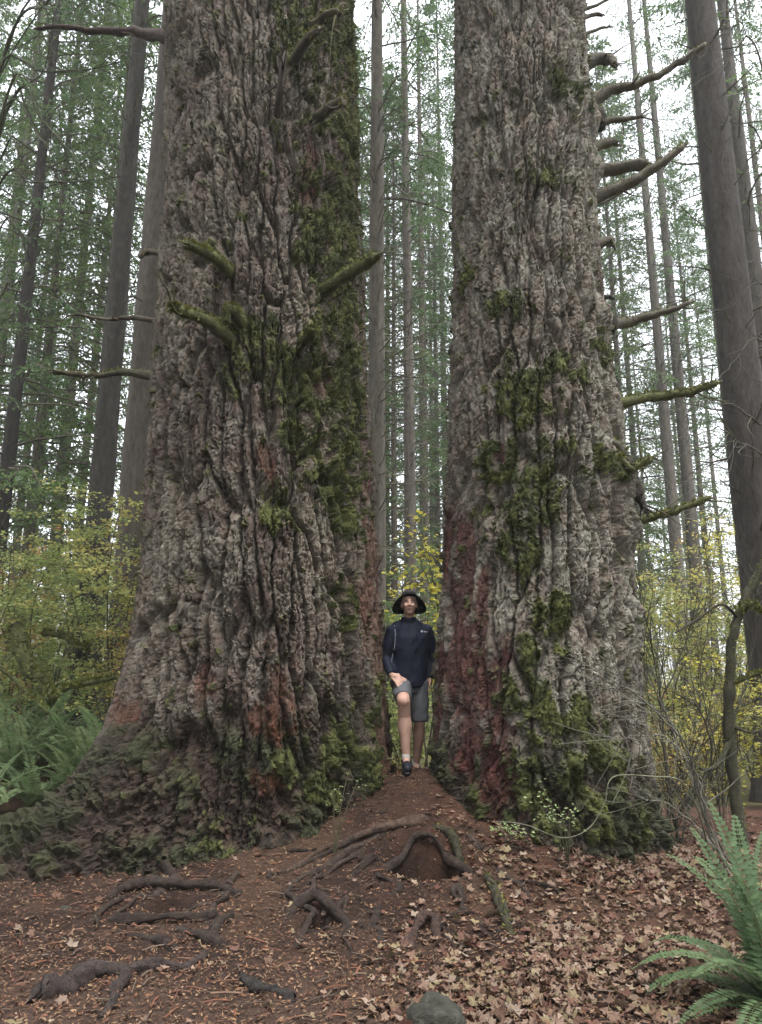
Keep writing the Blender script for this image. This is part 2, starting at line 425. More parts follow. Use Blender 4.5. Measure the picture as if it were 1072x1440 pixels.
def bark_surface(T, A, Zz, R0, seed, moss, red, opts):
    u = A * R0; z = Zz
    w1 = 0.16 * (fbm(u * 1.7, z * 0.8, seed + 1, 3) - 0.5) + 0.07 * (fbm(u * 6, z * 3.0, seed + 2, 3) - 0.5)
    uu = u + w1 + 0.035 * (fbm(u * 22, z * 16, seed + 5, 3, .6) - .5) + opts.get('lean', 0) * z
    zw = z + 0.25 * (fbm(u * 4, z * 1.5, seed + 3, 2) - 0.5)
    f1, f2, c1, vx, vy = worley(uu / 0.165, zw / 1.05, seed + 11)
    e1 = np.maximum(0, f2 - f1)
    wid = 0.06 + 0.22 * vnoise(u * 3, z * 1.2, seed + 9) ** 1.5
    fur = 1 - np.exp(-(e1 / wid) ** 1.6)
    g1, g2, c2, gx_, gy_ = worley(uu / 0.066, zw / 0.34, seed + 12)
    e2 = np.maximum(0, g2 - g1); med = 1 - np.exp(-(e2 / (0.03 + 0.13 * vnoise(u * 9, z * 5, seed + 8))) ** 1.5)
    deepg = sstep(0.45, 0.8, hsh(np.floor(c2 * 997), np.floor(c2 * 331), 0 * c2, seed + 4))
    ridge = np.abs(fbm(uu * 9, z * 1.5, seed + 14, 3) - 0.5) * 2                 # long hairline splits
    split = 1 - np.exp(-(ridge / 0.07) ** 1.2)
    # layered flakes
    hf = fbm(uu * 11 + 1.2 * c1, z * 4.6, seed + 15, 5, 0.6) * 9.0
    tr = terrace(hf, 0.18) / 9.0
    hf2 = fbm(u * 26 + c2, z * 13, seed + 16, 4, 0.65) * 6
    tr2 = terrace(hf2, 0.25) / 6
    lev = np.floor(hf); flk = hsh(lev, np.floor(c2 * 57), 0 * lev, seed + 17)
    p1, p2, c5, _, _ = worley(u / 0.042, z / 0.06, seed + 18)
    pit = np.exp(-(p1 / (0.10 + 0.30 * np.maximum(0, c5 - 0.62))) ** 2) * (c5 > 0.62)
    q1, q2, c6, _, _ = worley(uu / 0.036 + 1.5 * w1, z / 0.13 + 1.3 * fbm(u * 16, z * 8, seed + 19, 2), seed + 20)
    crack = np.exp(-(np.maximum(0, q2 - q1) / 0.15) ** 2) * sstep(.35, .75, vnoise(u * 13, z * 6, seed + 24))
    amp = opts.get('amp', 1.0)
    low = sstep(1.25, 0.35, z - T.zg)                       # worn, rooty foot of the tree
    up = sstep(2.5, 8, z)
    A1 = lerp(0.125, 0.07, low) * lerp(1.0, 0.6, up) * amp
    d = A1 * (fur - 1) + 0.022 * amp * (c1 - 0.5) * fur - 0.020 * crack + 0.007 * (c6 - .5)
    d = d + 0.042 * amp * (med - 1) * (0.35 + 0.65 * deepg) * lerp(1, .5, low) + 0.022 * amp * (split - 1)
    d = d + 0.060 * amp * (tr - 0.5) + 0.024 * (tr2 - 0.5) - 0.022 * pit
    d = d + 0.06 * (fbm(u * 1.1, z * 0.9, seed + 21, 3) - 0.5) + 0.007 * (vnoise(u * 62, z * 48, seed + 22) - 0.5)
    Q = T.pos(A, z); qx, qy = Q[..., 0], Q[..., 1]
    fin = sstep(0.06, 0.40, T.rad(A, z) - np.interp(z, T.z, T.r)); k = z[:, 0] < T.zg + 2.2      # buttress roots
    s1, s2, s3 = (np.full(A.shape, .5) for _ in range(3))
    X_, Y_, Z_ = qx[k], qy[k], z[k]
    s1[k] = fbm3(X_ * 2.6, Y_ * 2.6, Z_ * 2.2, seed + 25, 3); s2[k] = fbm3(X_ * 9, Y_ * 9, Z_ * 7, seed + 26, 4, .6); s3[k] = fbm3(X_ * 34, Y_ * 34, Z_ * 28, seed + 27, 2)
    rid = 1 - np.abs(s2 - .5) * 4
    foot_d = 0.26 * (s1 - .5) + 0.22 * (s2 - .5) - 0.05 * sstep(.55, 1, rid) + 0.05 * (s3 - .5)
    d = lerp(d, d * .35, fin) + low * lerp(.7, 1.0, fin) * foot_d
    # moss cushions
    m_n = lerp(fbm(u * 11, z * 7, seed + 31, 5, .62), s2, fin)
    mm = sstep(0.30, 0.42, moss * lerp(0.62, .48, low) + (m_n - 0.5) * 1.5)
    b1, b2, c4, _, _ = worley(u / 0.055 + fbm(u * 9, z * 9, seed + 33, 2), z / 0.085, seed + 34)
    cush = np.sqrt(np.maximum(0, 1 - b1 ** 2))
    d = d + mm * (0.045 * (cush - 0.35) + 0.012 * c4)
    # red worn bark: finer, flatter
    rd = sstep(0.30, 0.62, red * 0.80 + (fbm(u * 11, z * 5, seed + 41, 4, .6) - 0.5) * 1.2) * (1 - mm)
    d = lerp(d, d * 0.6 - 0.02, rd)
    # colour
    n1 = fbm(u * 1.3, z * 0.8, seed + 51, 3)[..., None]; n2 = fbm(u * 12, z * 7, seed + 52, 4)[..., None]
    C = lerp(np.array(opts['grey']), np.array(opts['brown']), sstep(0.35, 0.68, n1 * .6 + flk[..., None] * .4))
    C = C * lerp(0.78, 1.22, flk[..., None]) * lerp(0.65, 1.35, n2)
    li = sstep(0.47, 0.60, fbm(u * 7, z * 4.4, seed + 55, 5, .6))[..., None] * opts.get('lichen', .5) * (0.4 + .6 * flk[..., None])
    C = lerp(C, np.array([0.235, 0.24, 0.205]), li)
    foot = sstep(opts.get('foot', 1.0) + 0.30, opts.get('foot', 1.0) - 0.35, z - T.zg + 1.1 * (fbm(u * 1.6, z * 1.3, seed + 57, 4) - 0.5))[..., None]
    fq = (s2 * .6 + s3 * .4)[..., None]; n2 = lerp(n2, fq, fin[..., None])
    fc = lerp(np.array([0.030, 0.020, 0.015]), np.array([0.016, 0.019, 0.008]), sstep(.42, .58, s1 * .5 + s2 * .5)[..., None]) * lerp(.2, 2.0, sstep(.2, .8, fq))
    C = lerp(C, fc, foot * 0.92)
    C = lerp(C, np.array(opts['red']) * lerp(0.4, 1.6, n2) * lerp(.7, 1.3, flk[..., None]), rd[..., None] * opts.get('reda', .8))
    mc = lerp(np.array([0.030, 0.036, 0.012]), np.array([0.074, 0.079, 0.025]), sstep(.3, .7, fbm(u * 4, z * 4, seed + 59, 3)[..., None] * .6 + c4[..., None] * .4))
    C = lerp(C, mc, mm[..., None])
    return d, C, mm, np.maximum(low * fin, 0)
def moss_growth(root, T, A, Zz, Pp, mm, nn, seed, drop=0.6, Lr=(0.010, 0.026), pal=None, name='moss'):
    r = np.random.default_rng(seed); w = (mm * (np.abs(A) < 2.0) * (Zz < 10.5)).ravel(); w = w * (w > 0.3)
    area = np.gradient(Zz, axis=0).ravel(); w = w * area; idx = r.choice(len(w), nn, p=w / w.sum())
    p = Pp.reshape(-1, 3)[idx]; a = A.ravel()[idx]; out = np.stack([np.sin(a), -np.cos(a), 0 * a], 1)
    mb = MB(); C = mixc(pal or [(0.028, 0.036, 0.012), (0.050, 0.057, 0.018), (0.088, 0.092, 0.028), (0.036, 0.046, 0.016)], r, nn)
    for k in range(2):
        ax = out * r.uniform(.2, .9, (nn, 1)) + rdir(r, nn) * .55 + np.array([0, 0, -1.0]) * drop * r.uniform(.2, 1.2, (nn, 1))
        L = r.uniform(Lr[0], Lr[1], nn)
        kites(mb, p + rdir(r, nn) * 0.02 - out * 0.006, ax, rdir(r, nn), L, L * r.uniform(.13, .24, nn), C * r.uniform(.8, 1.2, (nn, 1)))
    V, F, C = mb.arrays()
    return part(name, V, F, 'moss', root, C, False, 'stuff')
def limb(root, pts, r0, r1, col, sides=9, lump=.16, mossy=0.0, seed=1, name='branch', mat_='wood', nseg=6, moss_len=(.02, .045)):
    r = np.random.default_rng(seed); sp_ = spline(pts, nseg); n = len(sp_)
    if mat_ == 'root_wood':
        k_ = np.stack([np.interp(np.linspace(0, 6, n), np.arange(7), r.normal(0, 1, 7)) for _ in range(3)], 1) * min(r0, .04) * np.array([.5, .5, .45]); k_[0] = k_[-1] = 0; sp_ += k_
    else: sp_[1:-1] += r.normal(0, r0 * .10, (n - 2, 3))
    rad = lerp(r0, r1, np.linspace(0, 1, n) ** .8) * (1 + r.normal(0, .06, n)) * (1 + .28 * np.interp(np.linspace(0, 5, n), np.arange(6), r.normal(0, 1, 6)) * (mat_ == 'root_wood') * (1 if r0 < .05 else .35)).clip(.5, 1.5); mb = MB()
    if name == 'branch': rad = rad * (1 + .55 * np.exp(-np.arange(n) / (n * .16)))
    cc = np.array(col) * r.uniform(.75, 1.25, (n, 1)); tube(mb, sp_, rad, cc, sides, lump, r, grain=.5 if mat_ == 'root_wood' else .38)
    if name == 'branch' and r1 > .015:
        d_ = unit(sp_[-1] - sp_[-2])
        for _ in range(5):
            o_ = r.normal(0, 1, 3); o_ = unit(o_ - d_ * np.dot(o_, d_)) * r1 * r.uniform(.2, .7); e_ = sp_[-1] + o_ * .8 + d_ * r1 * r.uniform(.6, 3.0)
            tube(mb, [sp_[-2] + o_ * .6, sp_[-1] + o_, e_], [r1 * .5, r1 * .38, .001], np.array(col) * r.uniform(.8, 1.6), 5, cap=False)
    V, F, C = mb.arrays(); b = part(name, V, F, mat_, root, C)
    if mossy > 0:
        nn = int(mossy); i = r.integers(0, n - 1, nn); t = r.random((nn, 1)); p = sp_[i] * (1 - t) + sp_[i + 1] * t; tg = unit(sp_[i + 1] - sp_[i])
        o = rdir(r, nn) + np.array([0, 0, .9]); o = unit(o - tg * np.sum(o * tg, 1, keepdims=True)); rr = (rad[i][:, None] * (1 - t) + rad[i + 1][:, None] * t)
        ax = o + rdir(r, nn) * .7; L = r.uniform(moss_len[0], moss_len[1], nn); mb = MB()
        pal = [(0.05, 0.06, 0.016), (0.12, 0.125, 0.03), (0.18, 0.17, 0.045), (0.08, 0.09, 0.025)]
        kites(mb, p + o * rr * .92, ax, rdir(r, nn), L, L * .35, mixc(pal, r, nn))
        V, F, C = mb.arrays(); part('moss', V, F, 'moss', root, C, False, 'stuff', parent=b)
    return b
def zrows(z0, z1, s0, s1, top):
    out = [z0]
    while out[-1] < z1: out.append(out[-1] + lerp(s0, s1, (out[-1] - z0) / (z1 - z0)))
    s = s1
    while out[-1] < top: s *= 1.15; out.append(out[-1] + s)
    return np.array(out)

def build_trunk(root, T, A, Zz, R0, seed, moss, red, opts, extra=None):
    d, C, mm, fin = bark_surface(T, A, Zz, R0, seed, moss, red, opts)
    if extra is not None: d = d + extra
    B = T.pos(A, Zz); ga = np.roll(B, -1, 1) - np.roll(B, 1, 1); gz = np.gradient(B, axis=0); N = unit(np.cross(ga, gz))
    rad_ = np.stack([np.sin(A), -np.cos(A), 0 * A], -1); N = np.where((np.sum(N * rad_, -1) < 0)[..., None], -N, N)
    Pp = B + unit(lerp(rad_, N, fin[..., None])) * d[..., None]
    nr_, nc_ = A.shape; I = np.arange(nr_ * nc_).reshape(nr_, nc_); J = np.roll(I, -1, 1)
    F = np.stack([I[:-1], J[:-1], J[1:], I[1:]], -1).reshape(-1, 4)
    part('trunk', Pp.reshape(-1, 3), F, 'bark', root, C.reshape(-1, 3), smooth=False)
    return Pp, mm

# --- fir with the mossy flank
TL = BigTree([(-60, 241, 497), (0, 240, 498), (200, 236, 504), (400, 226, 514), (520, 220, 521), (650, 213, 528), (780, 207, 536), (880, 200, 541), (960, 196, 546), (1100, 192, 552), (1300, 188, 556)],
             7.45, [(-58, 25, 1.55, 0.62), (-98, 24, 0.55, 0.5), (-24, 20, 0.16, 0.45), (18, 18, 0.20, 0.5), (52, 20, 0.16, 0.45), (84, 22, 0.12, 0.5), (150, 30, .5, .5), (-160, 30, .5, .5)], 0.05)
fir_l = thing('old_fir_tree', 'giant furrowed fir with green moss down one flank and a long buttress root', 'tree', (float(TL.xc(0.3)), TL.Yc, 0.0))
zr = zrows(-0.35, 10.2, 0.0118, 0.0175, 44)
A, Zz = grid_trunk(TL, 460, 36, zr)
lm = [(488, 60, 22, 70), (490, 180, 24, 80), (488, 300, 30, 90), (480, 420, 34, 80), (488, 540, 34, 90), (490, 640, 30, 80), (488, 700, 22, 50),
      (440, 330, 22, 40), (470, 330, 26, 60), (420, 60, 30, 40), (445, 30, 25, 25), (360, 460, 34, 22), (390, 500, 34, 36), (345, 505, 20, 24), (420, 560, 26, 40), (435, 620, 26, 36), (460, 660, 26, 40),
      (398, 722, 24, 24), (320, 445, 22, 14), (437, 475, 14, 14), (290, 350, 14, 10), (490, 850, 14, 30), (480, 1060, 24, 30), (400, 1075, 20, 20), (520, 1090, 24, 34), (460, 1120, 24, 20), (530, 1010, 12, 30), (330, 1180, 24, 16)]
moss = patches(TL, A, Zz, lm, 1)
red = patches(TL, A, Zz, [(392, 985, 26, 45), (375, 1020, 22, 16), (380, 1105, 22, 16), (370, 640, 12, 18), (380, 660, 10, 20), (460, 520, 10, 40), (530, 800, 12, 120), (538, 930, 14, 100), (545, 1030, 12, 60), (520, 880, 14, 60), (285, 960, 14, 20), (160, 1000, 14, 18), (440, 250, 12, 50)], 2)
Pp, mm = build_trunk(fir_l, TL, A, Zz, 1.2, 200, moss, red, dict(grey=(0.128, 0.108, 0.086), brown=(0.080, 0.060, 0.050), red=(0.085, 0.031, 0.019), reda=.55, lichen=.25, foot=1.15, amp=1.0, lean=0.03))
moss_growth(fir_l, TL, A, Zz, Pp, mm, 34000, 5)
BR = (0.07, 0.058, 0.042)
def stub(T, root, px, py, pts, r0, r1, col=BR, mossy=0, seed=1, **k):
    """a limb that leaves the bark at a pixel and runs through points given as (px, py, distance)"""
    a, z = T.hit(px, py); p0 = T.pos(np.array(a), np.array(z), -0.42); p0 = lerp(p0, T.pos(np.array(a), np.array(z), 0.), .1)
    b = limb(root, [p0] + [P(*q) for q in pts], r0, r1, col, mossy=mossy, seed=seed, **k)
    if len(pts) >= 3 and k.get('name') is None:
        r = np.random.default_rng(seed + 5); line = spline([P(*q) for q in pts], 6); mb = MB()
        for _ in range(5):
            i = r.integers(2, len(line) - 1); d_ = unit(line[i] - line[i - 1]); e = line[i] + unit(d_ * .6 + r.normal(0, .7, 3)) * r.uniform(.1, .45); tw = spline([line[i], (line[i] + e) / 2 + r.normal(0, .03, 3), e], 4)
            tube(mb, tw, np.linspace(.012, .003, len(tw)), np.array(col) * r.uniform(.6, 1.1), 5, cap=False)
        V, F, C = mb.arrays(); part('twig', V, F, 'wood', root, C, True, 'stuff', b)
    return b
MB_ = (0.07, 0.075, 0.03)
stub(TL, fir_l, 322, 372, [(300, 362, 6.02), (262, 344, 5.75)], .055, .042, MB_, 900, 11)
stub(TL, fir_l, 335, 472, [(295, 455, 6.0), (248, 434, 5.75), (240, 430, 5.72)], .065, .025, MB_, 1000, 12)
stub(TL, fir_l, 455, 410, [(490, 385, 6.35), (528, 362, 6.15)], .065, .045, MB_, 1000, 13)
stub(TL, fir_l, 222, 522, [(185, 525, 7.4), (130, 528, 7.2), (75, 524, 7.1)], .055, .024, (.06, .055, .035), 300, 14)
stub(TL, fir_l, 224, 446, [(190, 447, 7.5), (150, 449, 7.4), (105, 441, 7.3)], .036, .012, BR, 0, 15)
stub(TL, fir_l, 226, 352, [(210, 354, 7.4), (197, 361, 7.3)], .045, .03, BR, 60, 16)
stub(TL, fir_l, 240, 44, [(200, 46, 7.5), (140, 44, 7.4), (90, 38, 7.3), (52, 40, 7.2)], .075, .02, (.06, .045, .04), 60, 17)
stub(TL, fir_l, 414, 78, [(428, 60, 6.15), (450, 42, 6.0)], .05, .035, BR, 250, 18)
stub(TL, fir_l, 388, 185, [(392, 140, 6.3), (398, 95, 6.2), (402, 75, 6.25)], .035, .022, (.045, .035, .03), 0, 19)
stub(TL, fir_l, 455, 158, [(470, 148, 6.35), (484, 142, 6.3), (482, 152, 6.25)], .05, .03, BR, 250, 20)
stub(TL, fir_l, 445, 25, [(465, 18, 6.3), (480, 22, 6.25)], .05, .03, BR, 200, 21)
stub(TL, fir_l, 436, 480, [(437, 468, 6.25), (438, 462, 6.2)], .06, .05, MB_, 400, 22)
stub(TL, fir_l, 340, 455, [(330, 440, 6.15), (325, 434, 6.1)], .07, .05, MB_, 500, 23)
stub(TL, fir_l, 498, 40, [(496, 20, 6.9), (480, 5, 6.6), (470, 30, 6.5), (462, 95, 6.55)], .010, .006, (.12, .12, .06), 0, 24, sides=5)

# --- fir with the red strip
TR = BigTree([(-60, 641, 818), (0, 640, 820), (120, 638, 824), (250, 636, 834), (350, 635, 839), (450, 632, 848), (560, 629, 862), (650, 625, 875), (760, 622, 883), (850, 618, 890), (950, 612, 898), (1100, 606, 905), (1300, 604, 910)],
             7.10, [(62, 22, 0.20, 0.36), (20, 20, 0.22, 0.4), (-22, 18, 0.20, 0.4), (-62, 20, 0.12, 0.5), (95, 22, .10, .35), (150, 30, .5, .5), (-130, 30, .3, .4)], 0.10)
fir_r = thing('old_fir_tree', 'giant pale barked fir with a red bark strip and snapped limbs', 'tree', (float(TR.xc(0.3)), TR.Yc, 0.0))
zr = zrows(-0.35, 9.9, 0.0118, 0.0175, 42)
A, Zz = grid_trunk(TR, 350, 30, zr)
rm = [(795, 520, 40, 20), (740, 540, 30, 20), (730, 575, 30, 26), (712, 425, 26, 16), (800, 120, 30, 26), (770, 245, 40, 18), (850, 650, 32, 20), (790, 625, 30, 18), (710, 660, 28, 30), (745, 690, 30, 40), (690, 640, 14, 30), (730, 740, 26, 40),
      (770, 720, 20, 26), (745, 790, 20, 34), (765, 860, 22, 30), (790, 860, 22, 34), (745, 915, 18, 24), (715, 760, 14, 30), (820, 1000, 22, 30), (760, 1010, 34, 36), (740, 1090, 30, 40), (800, 1090, 34, 40), (860, 1070, 30, 40), (840, 1160, 30, 24), (890, 1150, 24, 26), (650, 390, 10, 26), (780, 1180, 24, 18), (720, 980, 18, 24), (860, 500, 20, 20), (700, 540, 16, 24)]
moss = patches(TR, A, Zz, rm, 1) * 0.95
red = patches(TR, A, Zz, [(650, 790, 17, 60), (660, 880, 22, 80), (670, 960, 24, 80), (690, 1050, 26, 80), (700, 1130, 22, 60), (640, 850, 20, 90), (712, 920, 10, 40), (625, 760, 10, 60), (698, 632, 10, 14), (615, 960, 12, 80), (645, 900, 22, 90), (660, 1000, 24, 90), (685, 1100, 20, 60)], 2)
# burls and torn knots down the limb-scarred side
extra = np.zeros(A.shape)
for (px, py, w, h, am) in [(800, 560, 30, 30, .10), (830, 160, 16, 28, .16), (838, 235, 14, 20, .12), (850, 440, 18, 26, .14), (866, 560, 18, 40, .10), (872, 670, 20, 34, .20), (880, 740, 16, 26, .16), (884, 800, 12, 40, .05), (890, 870, 14, 40, .16), (790, 630, 24, 20, .08), (625, 720, 10, 40, .05)]:
    extra += .6 * am * patches(TR, A, Zz, [(px, py, w, h)], 0) ** 1.5
extra *= 0.6 + 0.9 * fbm(A * 9, Zz * 7, 900, 3)
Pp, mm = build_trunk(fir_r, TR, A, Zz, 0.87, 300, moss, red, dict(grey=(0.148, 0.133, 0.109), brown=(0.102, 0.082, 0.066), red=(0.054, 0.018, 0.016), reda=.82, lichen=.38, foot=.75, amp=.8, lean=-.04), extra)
moss_growth(fir_r, TR, A, Zz, Pp, mm, 21000, 6, .45)
SG = (.10, .09, .07)
stub(TR, fir_r, 820, 275, [(850, 272, 7.0), (900, 250, 6.9), (940, 222, 6.85), (962, 205, 6.8)], .075, .03, SG, 260, 31)
stub(TR, fir_r, 818, 145, [(850, 132, 7.0), (905, 115, 6.9), (960, 85, 6.85), (992, 62, 6.8)], .075, .025, SG, 260, 32)
stub(TR, fir_r, 815, 90, [(838, 84, 7.0), (858, 84, 6.95), (866, 92, 6.9)], .075, .04, SG, 0, 33)
stub(TR, fir_r, 825, 172, [(850, 172, 7.0), (880, 168, 7.0), (902, 163, 6.95)], .05, .02, SG, 0, 34)
stub(TR, fir_r, 825, 205, [(845, 204, 7.0), (862, 200, 7.0)], .055, .05, SG, 0, 35)
stub(TR, fir_r, 825, 238, [(860, 238, 7.0), (908, 232, 6.95)], .085, .07, SG, 50, 36)
stub(TR, fir_r, 832, 342, [(850, 340, 7.0), (860, 341, 7.0)], .055, .05, SG, 60, 37)
stub(TR, fir_r, 838, 417, [(850, 418, 7.0), (862, 420, 7.0)], .028, .02, (.04, .035, .03), 0, 38)
stub(TR, fir_r, 845, 460, [(880, 454, 7.0), (930, 440, 6.9), (972, 425, 6.85)], .065, .025, SG, 260, 39)
stub(TR, fir_r, 855, 566, [(900, 562, 6.95), (950, 555, 6.9), (985, 548, 6.85), (1010, 538, 6.8)], .07, .02, MB_, 700, 40)
stub(TR, fir_r, 840, 655, [(870, 668, 6.6), (890, 660, 6.55), (916, 645, 6.5)], .06, .03, MB_, 500, 41)
stub(TR, fir_r, 835, 648, [(850, 645, 6.5), (872, 652, 6.45)], .09, .07, MB_, 900, 42)
stub(TR, fir_r, 850, 738, [(900, 732, 6.9), (950, 718, 6.85), (996, 700, 6.8)], .045, .025, MB_, 500, 43)
stub(TR, fir_r, 838, 610, [(862, 625, 6.6), (882, 645, 6.55)], .05, .045, (.06, .055, .04), 200, 44)
stub(TR, fir_r, 872, 672, [(890, 680, 6.7), (898, 700, 6.7), (908, 718, 6.7)], .07, .03, (.05, .042, .035), 60, 45, lump=.35)
stub(TR, fir_r, 838, 290, [(850, 285, 7.0), (880, 268, 7.0)], .02, .008, SG, 0, 46, sides=5)
stub(TR, fir_r, 815, 45, [(838, 42, 7.0), (860, 38, 7.0)], .03, .012, SG, 0, 47, sides=5)
stub(TR, fir_r, 815, 25, [(830, 22, 7.0), (848, 22, 7.0)], .03, .02, SG, 0, 48, sides=5)
stub(TR, fir_r, 758, 270, [(757, 255, 6.2), (759, 238, 6.18)], .03, .012, (.05, .045, .035), 0, 49)
for q_, (hx, hy, pts_, ra, rb_) in enumerate([(850, 690, [(870, 690, 6.7), (880, 708, 6.75)], .11, .08), (855, 745, [(872, 746, 6.75), (880, 764, 6.8)], .09, .07), (860, 815, [(878, 820, 6.8), (884, 838, 6.8), (884, 858, 6.85)], .08, .05), (865, 880, [(884, 878, 6.8), (890, 892, 6.8), (886, 910, 6.85)], .09, .05), (825, 165, [(836, 160, 6.95), (842, 178, 6.95)], .10, .07), (845, 445, [(854, 448, 6.95), (856, 462, 6.95)], .09, .07)]):
    stub(TR, fir_r, hx, hy, pts_, ra, rb_, (.032, .027, .023), 60, 950 + q_, name='burl', lump=.4, sides=12)
stub(TR, fir_r, 820, 10, [(850, 2, 7.0), (880, -20, 7.0)], .03, .012, SG, 0, 50, sides=5)

# ------------------------------------------------------------------ roots worn bare in the path
RC = (.027, .019, .015)
def root_limb(owner, pix, r0, r1, lift=0.3, col=RC, seed=1, mossy=0, name='root', sides=9):
    pts = [gpt(*q[:2]) for q in pix]
    for i, q in enumerate(pix): pts[i][2] += (q[2] if len(q) > 2 else 0) + (lift * (.35 if name == 'root' else 1) if 0 < i < len(pix) - 1 or name != 'root' else -1.15) * lerp(r0, r1, i / (len(pix) - 1))
    return limb(owner, pts, r0, r1, col, sides + 6, .13, mossy, seed, name, 'root_wood', 14)
root_limb(fir_l, [(150, 1266), (185, 1254, .02), (235, 1250, .03), (290, 1252, .02), (335, 1258)], .038, .030, .5, seed=61)
root_limb(fir_l, [(158, 1288), (190, 1298, .02), (250, 1298, .03), (306, 1292)], .034, .022, .5, seed=62)
root_limb(fir_l, [(180, 1238), (198, 1226, .04), (228, 1224, .04), (250, 1238)], .032, .022, .5, seed=63)
root_limb(fir_l, [(243, 1304), (268, 1314), (300, 1326), (318, 1325)], .032, .028, .3, seed=64)
root_limb(fir_l, [(286, 1318), (306, 1308, .02), (326, 1290, .02)], .035, .028, .4, seed=65)
root_limb(fir_l, [(160, 1308), (195, 1318), (222, 1326), (246, 1334)], .018, .03, .3, seed=66)
root_limb(fir_l, [(392, 1226), (440, 1206), (490, 1188, .02), (545, 1170, .03), (596, 1150, .03)], .022, .04, .5, (.055, .036, .026), 67)
root_limb(fir_l, [(396, 1290), (425, 1276, .03), (450, 1276, .05), (474, 1292, .03), (492, 1312)], .038, .026, .5, seed=69)
root_limb(fir_l, [(420, 1330), (432, 1306, .03), (438, 1288, .03), (430, 1268)], .030, .018, .5, seed=70)
root_limb(fir_r, [(540, 1212), (572, 1184, .02), (604, 1174, .05), (634, 1186, .03), (672, 1230, .0)], .040, .022, .3, seed=73)
root_limb(fir_r, [(606, 1160, .02), (636, 1180, .03), (655, 1208, .02), (688, 1240, .02), (706, 1280), (722, 1322)], .034, .022, .1, (.035, .032, .02), 74, 120)
root_limb(fir_r, [(700, 1236), (726, 1258), (748, 1274)], .022, .012, .3, seed=75)
root_limb(fir_r, [(628, 1224), (634, 1250), (650, 1276), (662, 1290)], .02, .012, .4, seed=77)
root_limb(fir_r, [(572, 1334), (592, 1308, .03), (610, 1306, .03), (620, 1330)], .035, .035, .4, (.045, .028, .023), 78)
root_limb(fir_r, [(512, 1300), (530, 1310), (540, 1324)], .035, .02, .3, seed=79)
rr_ = random.Random(5)
def fan_root(owner, x0, y0, x1, y1, ra, rb_, seed, wob=10, n=7):
    r = random.Random(seed); pix = []; ph = r.uniform(0, 6)
    for i in range(n):
        t = i / (n - 1); pix.append((lerp(x0, x1, t) + r.uniform(-wob, wob) * (0 < i < n - 1), lerp(y0, y1, t) + r.uniform(-wob, wob) * .45 * (0 < i < n - 1), lerp(ra, rb_, t) * (-.35 + .75 * math.sin(ph + i * 1.9))))
    return root_limb(owner, pix, ra, rb_, .3, tuple(np.array(RC) * r.uniform(.9, 1.7)), seed)
for i, q in enumerate([(585, 1140, 400, 1262, .040, .014), (560, 1160, 385, 1232, .034, .012), (545, 1200, 440, 1312, .038, .016), (562, 1232, 505, 1325, .034, .014), (646, 1238, 650, 1335, .032, .012),
                       (650, 1165, 770, 1290, .036, .012), (520, 1190, 430, 1250, .026, .010), (480, 1215, 395, 1300, .030, .010), 
                       (330, 1225, 290, 1300, .034, .012), (250, 1232, 150, 1300, .038, .012), (190, 1240, 90, 1330, .040, .014), (370, 1218, 420, 1275, .028, .010)]):
    fan_root(fir_l if q[2] < 480 else fir_r, *q, 300 + i)
    fx, fy = lerp(q[0], q[2], .55), lerp(q[1], q[3], .55)
    fan_root(fir_l if q[2] < 480 else fir_r, fx, fy, q[2] + rr_.uniform(-70, 70), q[3] + rr_.uniform(-20, 12), q[4] * .55, .007, 340 + i, 7, 5)
for i in range(16):
    x0 = rr_.uniform(400, 690); y0 = rr_.uniform(1190, 1310); an = rr_.uniform(-.2, 1.6); l = rr_.uniform(30, 75)
    root_limb(fir_l if x0 < 560 else fir_r, [(x0, y0), (x0 + l * .5 * math.cos(an) + rr_.uniform(-8, 8), y0 + l * .35 * math.sin(an), .012), (x0 + l * math.cos(an), y0 + l * .7 * math.sin(an))], rr_.uniform(.010, .022), .008, .5, seed=100 + i, sides=7)

# log-like worn root lying in the path, stones
def limb_thing(name, label, cat, pix, r0, r1, lift, col, seed, mossy=0, fork=None):
    g = gpt(*pix[len(pix) // 2][:2]); t = thing(name, label, cat, g)
    root_limb(t, pix, r0, r1, lift, col, seed, mossy, 'stem', 12)
    if fork: root_limb(t, fork, .03, .018, .3, col, seed + 1, 0, 'side_branch')
    return t
limb_thing('fallen_log', 'dark weathered log tapering to a thin end, half sunk in the needle litter', 'log', [(48, 1402), (100, 1388), (150, 1372), (205, 1366), (250, 1360), (292, 1345)], .080, .018, .25, (.036, .027, .024), 130, fork=[(176, 1376), (160, 1400), (140, 1436)])
limb_thing('broken_root', 'short dark knob of root wood lying alone on the bare path', 'root', [(346, 1386), (366, 1392), (392, 1400), (414, 1408)], .038, .022, .3, (.024, .021, .019), 140)
def rock(name, label, px, py, sx, sy, sz, seed, m='stone'):
    g = gpt(px, py); bm = bmesh.new(); bmesh.ops.create_icosphere(bm, subdivisions=4, radius=1.0)
    V = np.array([v.co[:] for v in bm.verts]); nn = 0.55 * (fbm(V[:, 0] * 1.6 + seed, V[:, 1] * 1.6 + V[:, 2] * 1.3, seed, 4) - .5)
    nn = nn + .10 * (fbm(V[:, 0] * 5 + seed, V[:, 1] * 5 + V[:, 2] * 4, seed + 1, 4) - .5); V = V * (1 + nn[:, None]) * np.array([sx, sy, sz])
    F = np.array([[v.index for v in f.verts] for f in bm.faces]); bm.free()
    o = link(name, make_mesh(name, V, F, m)); o.location = (g[0], g[1], g[2] - sz * .05); return tag(o, label, 'stone')
rock('stone', 'rounded dark stone bedded in the path among fallen leaves', 612, 1440, .14, .15, .105, 7)
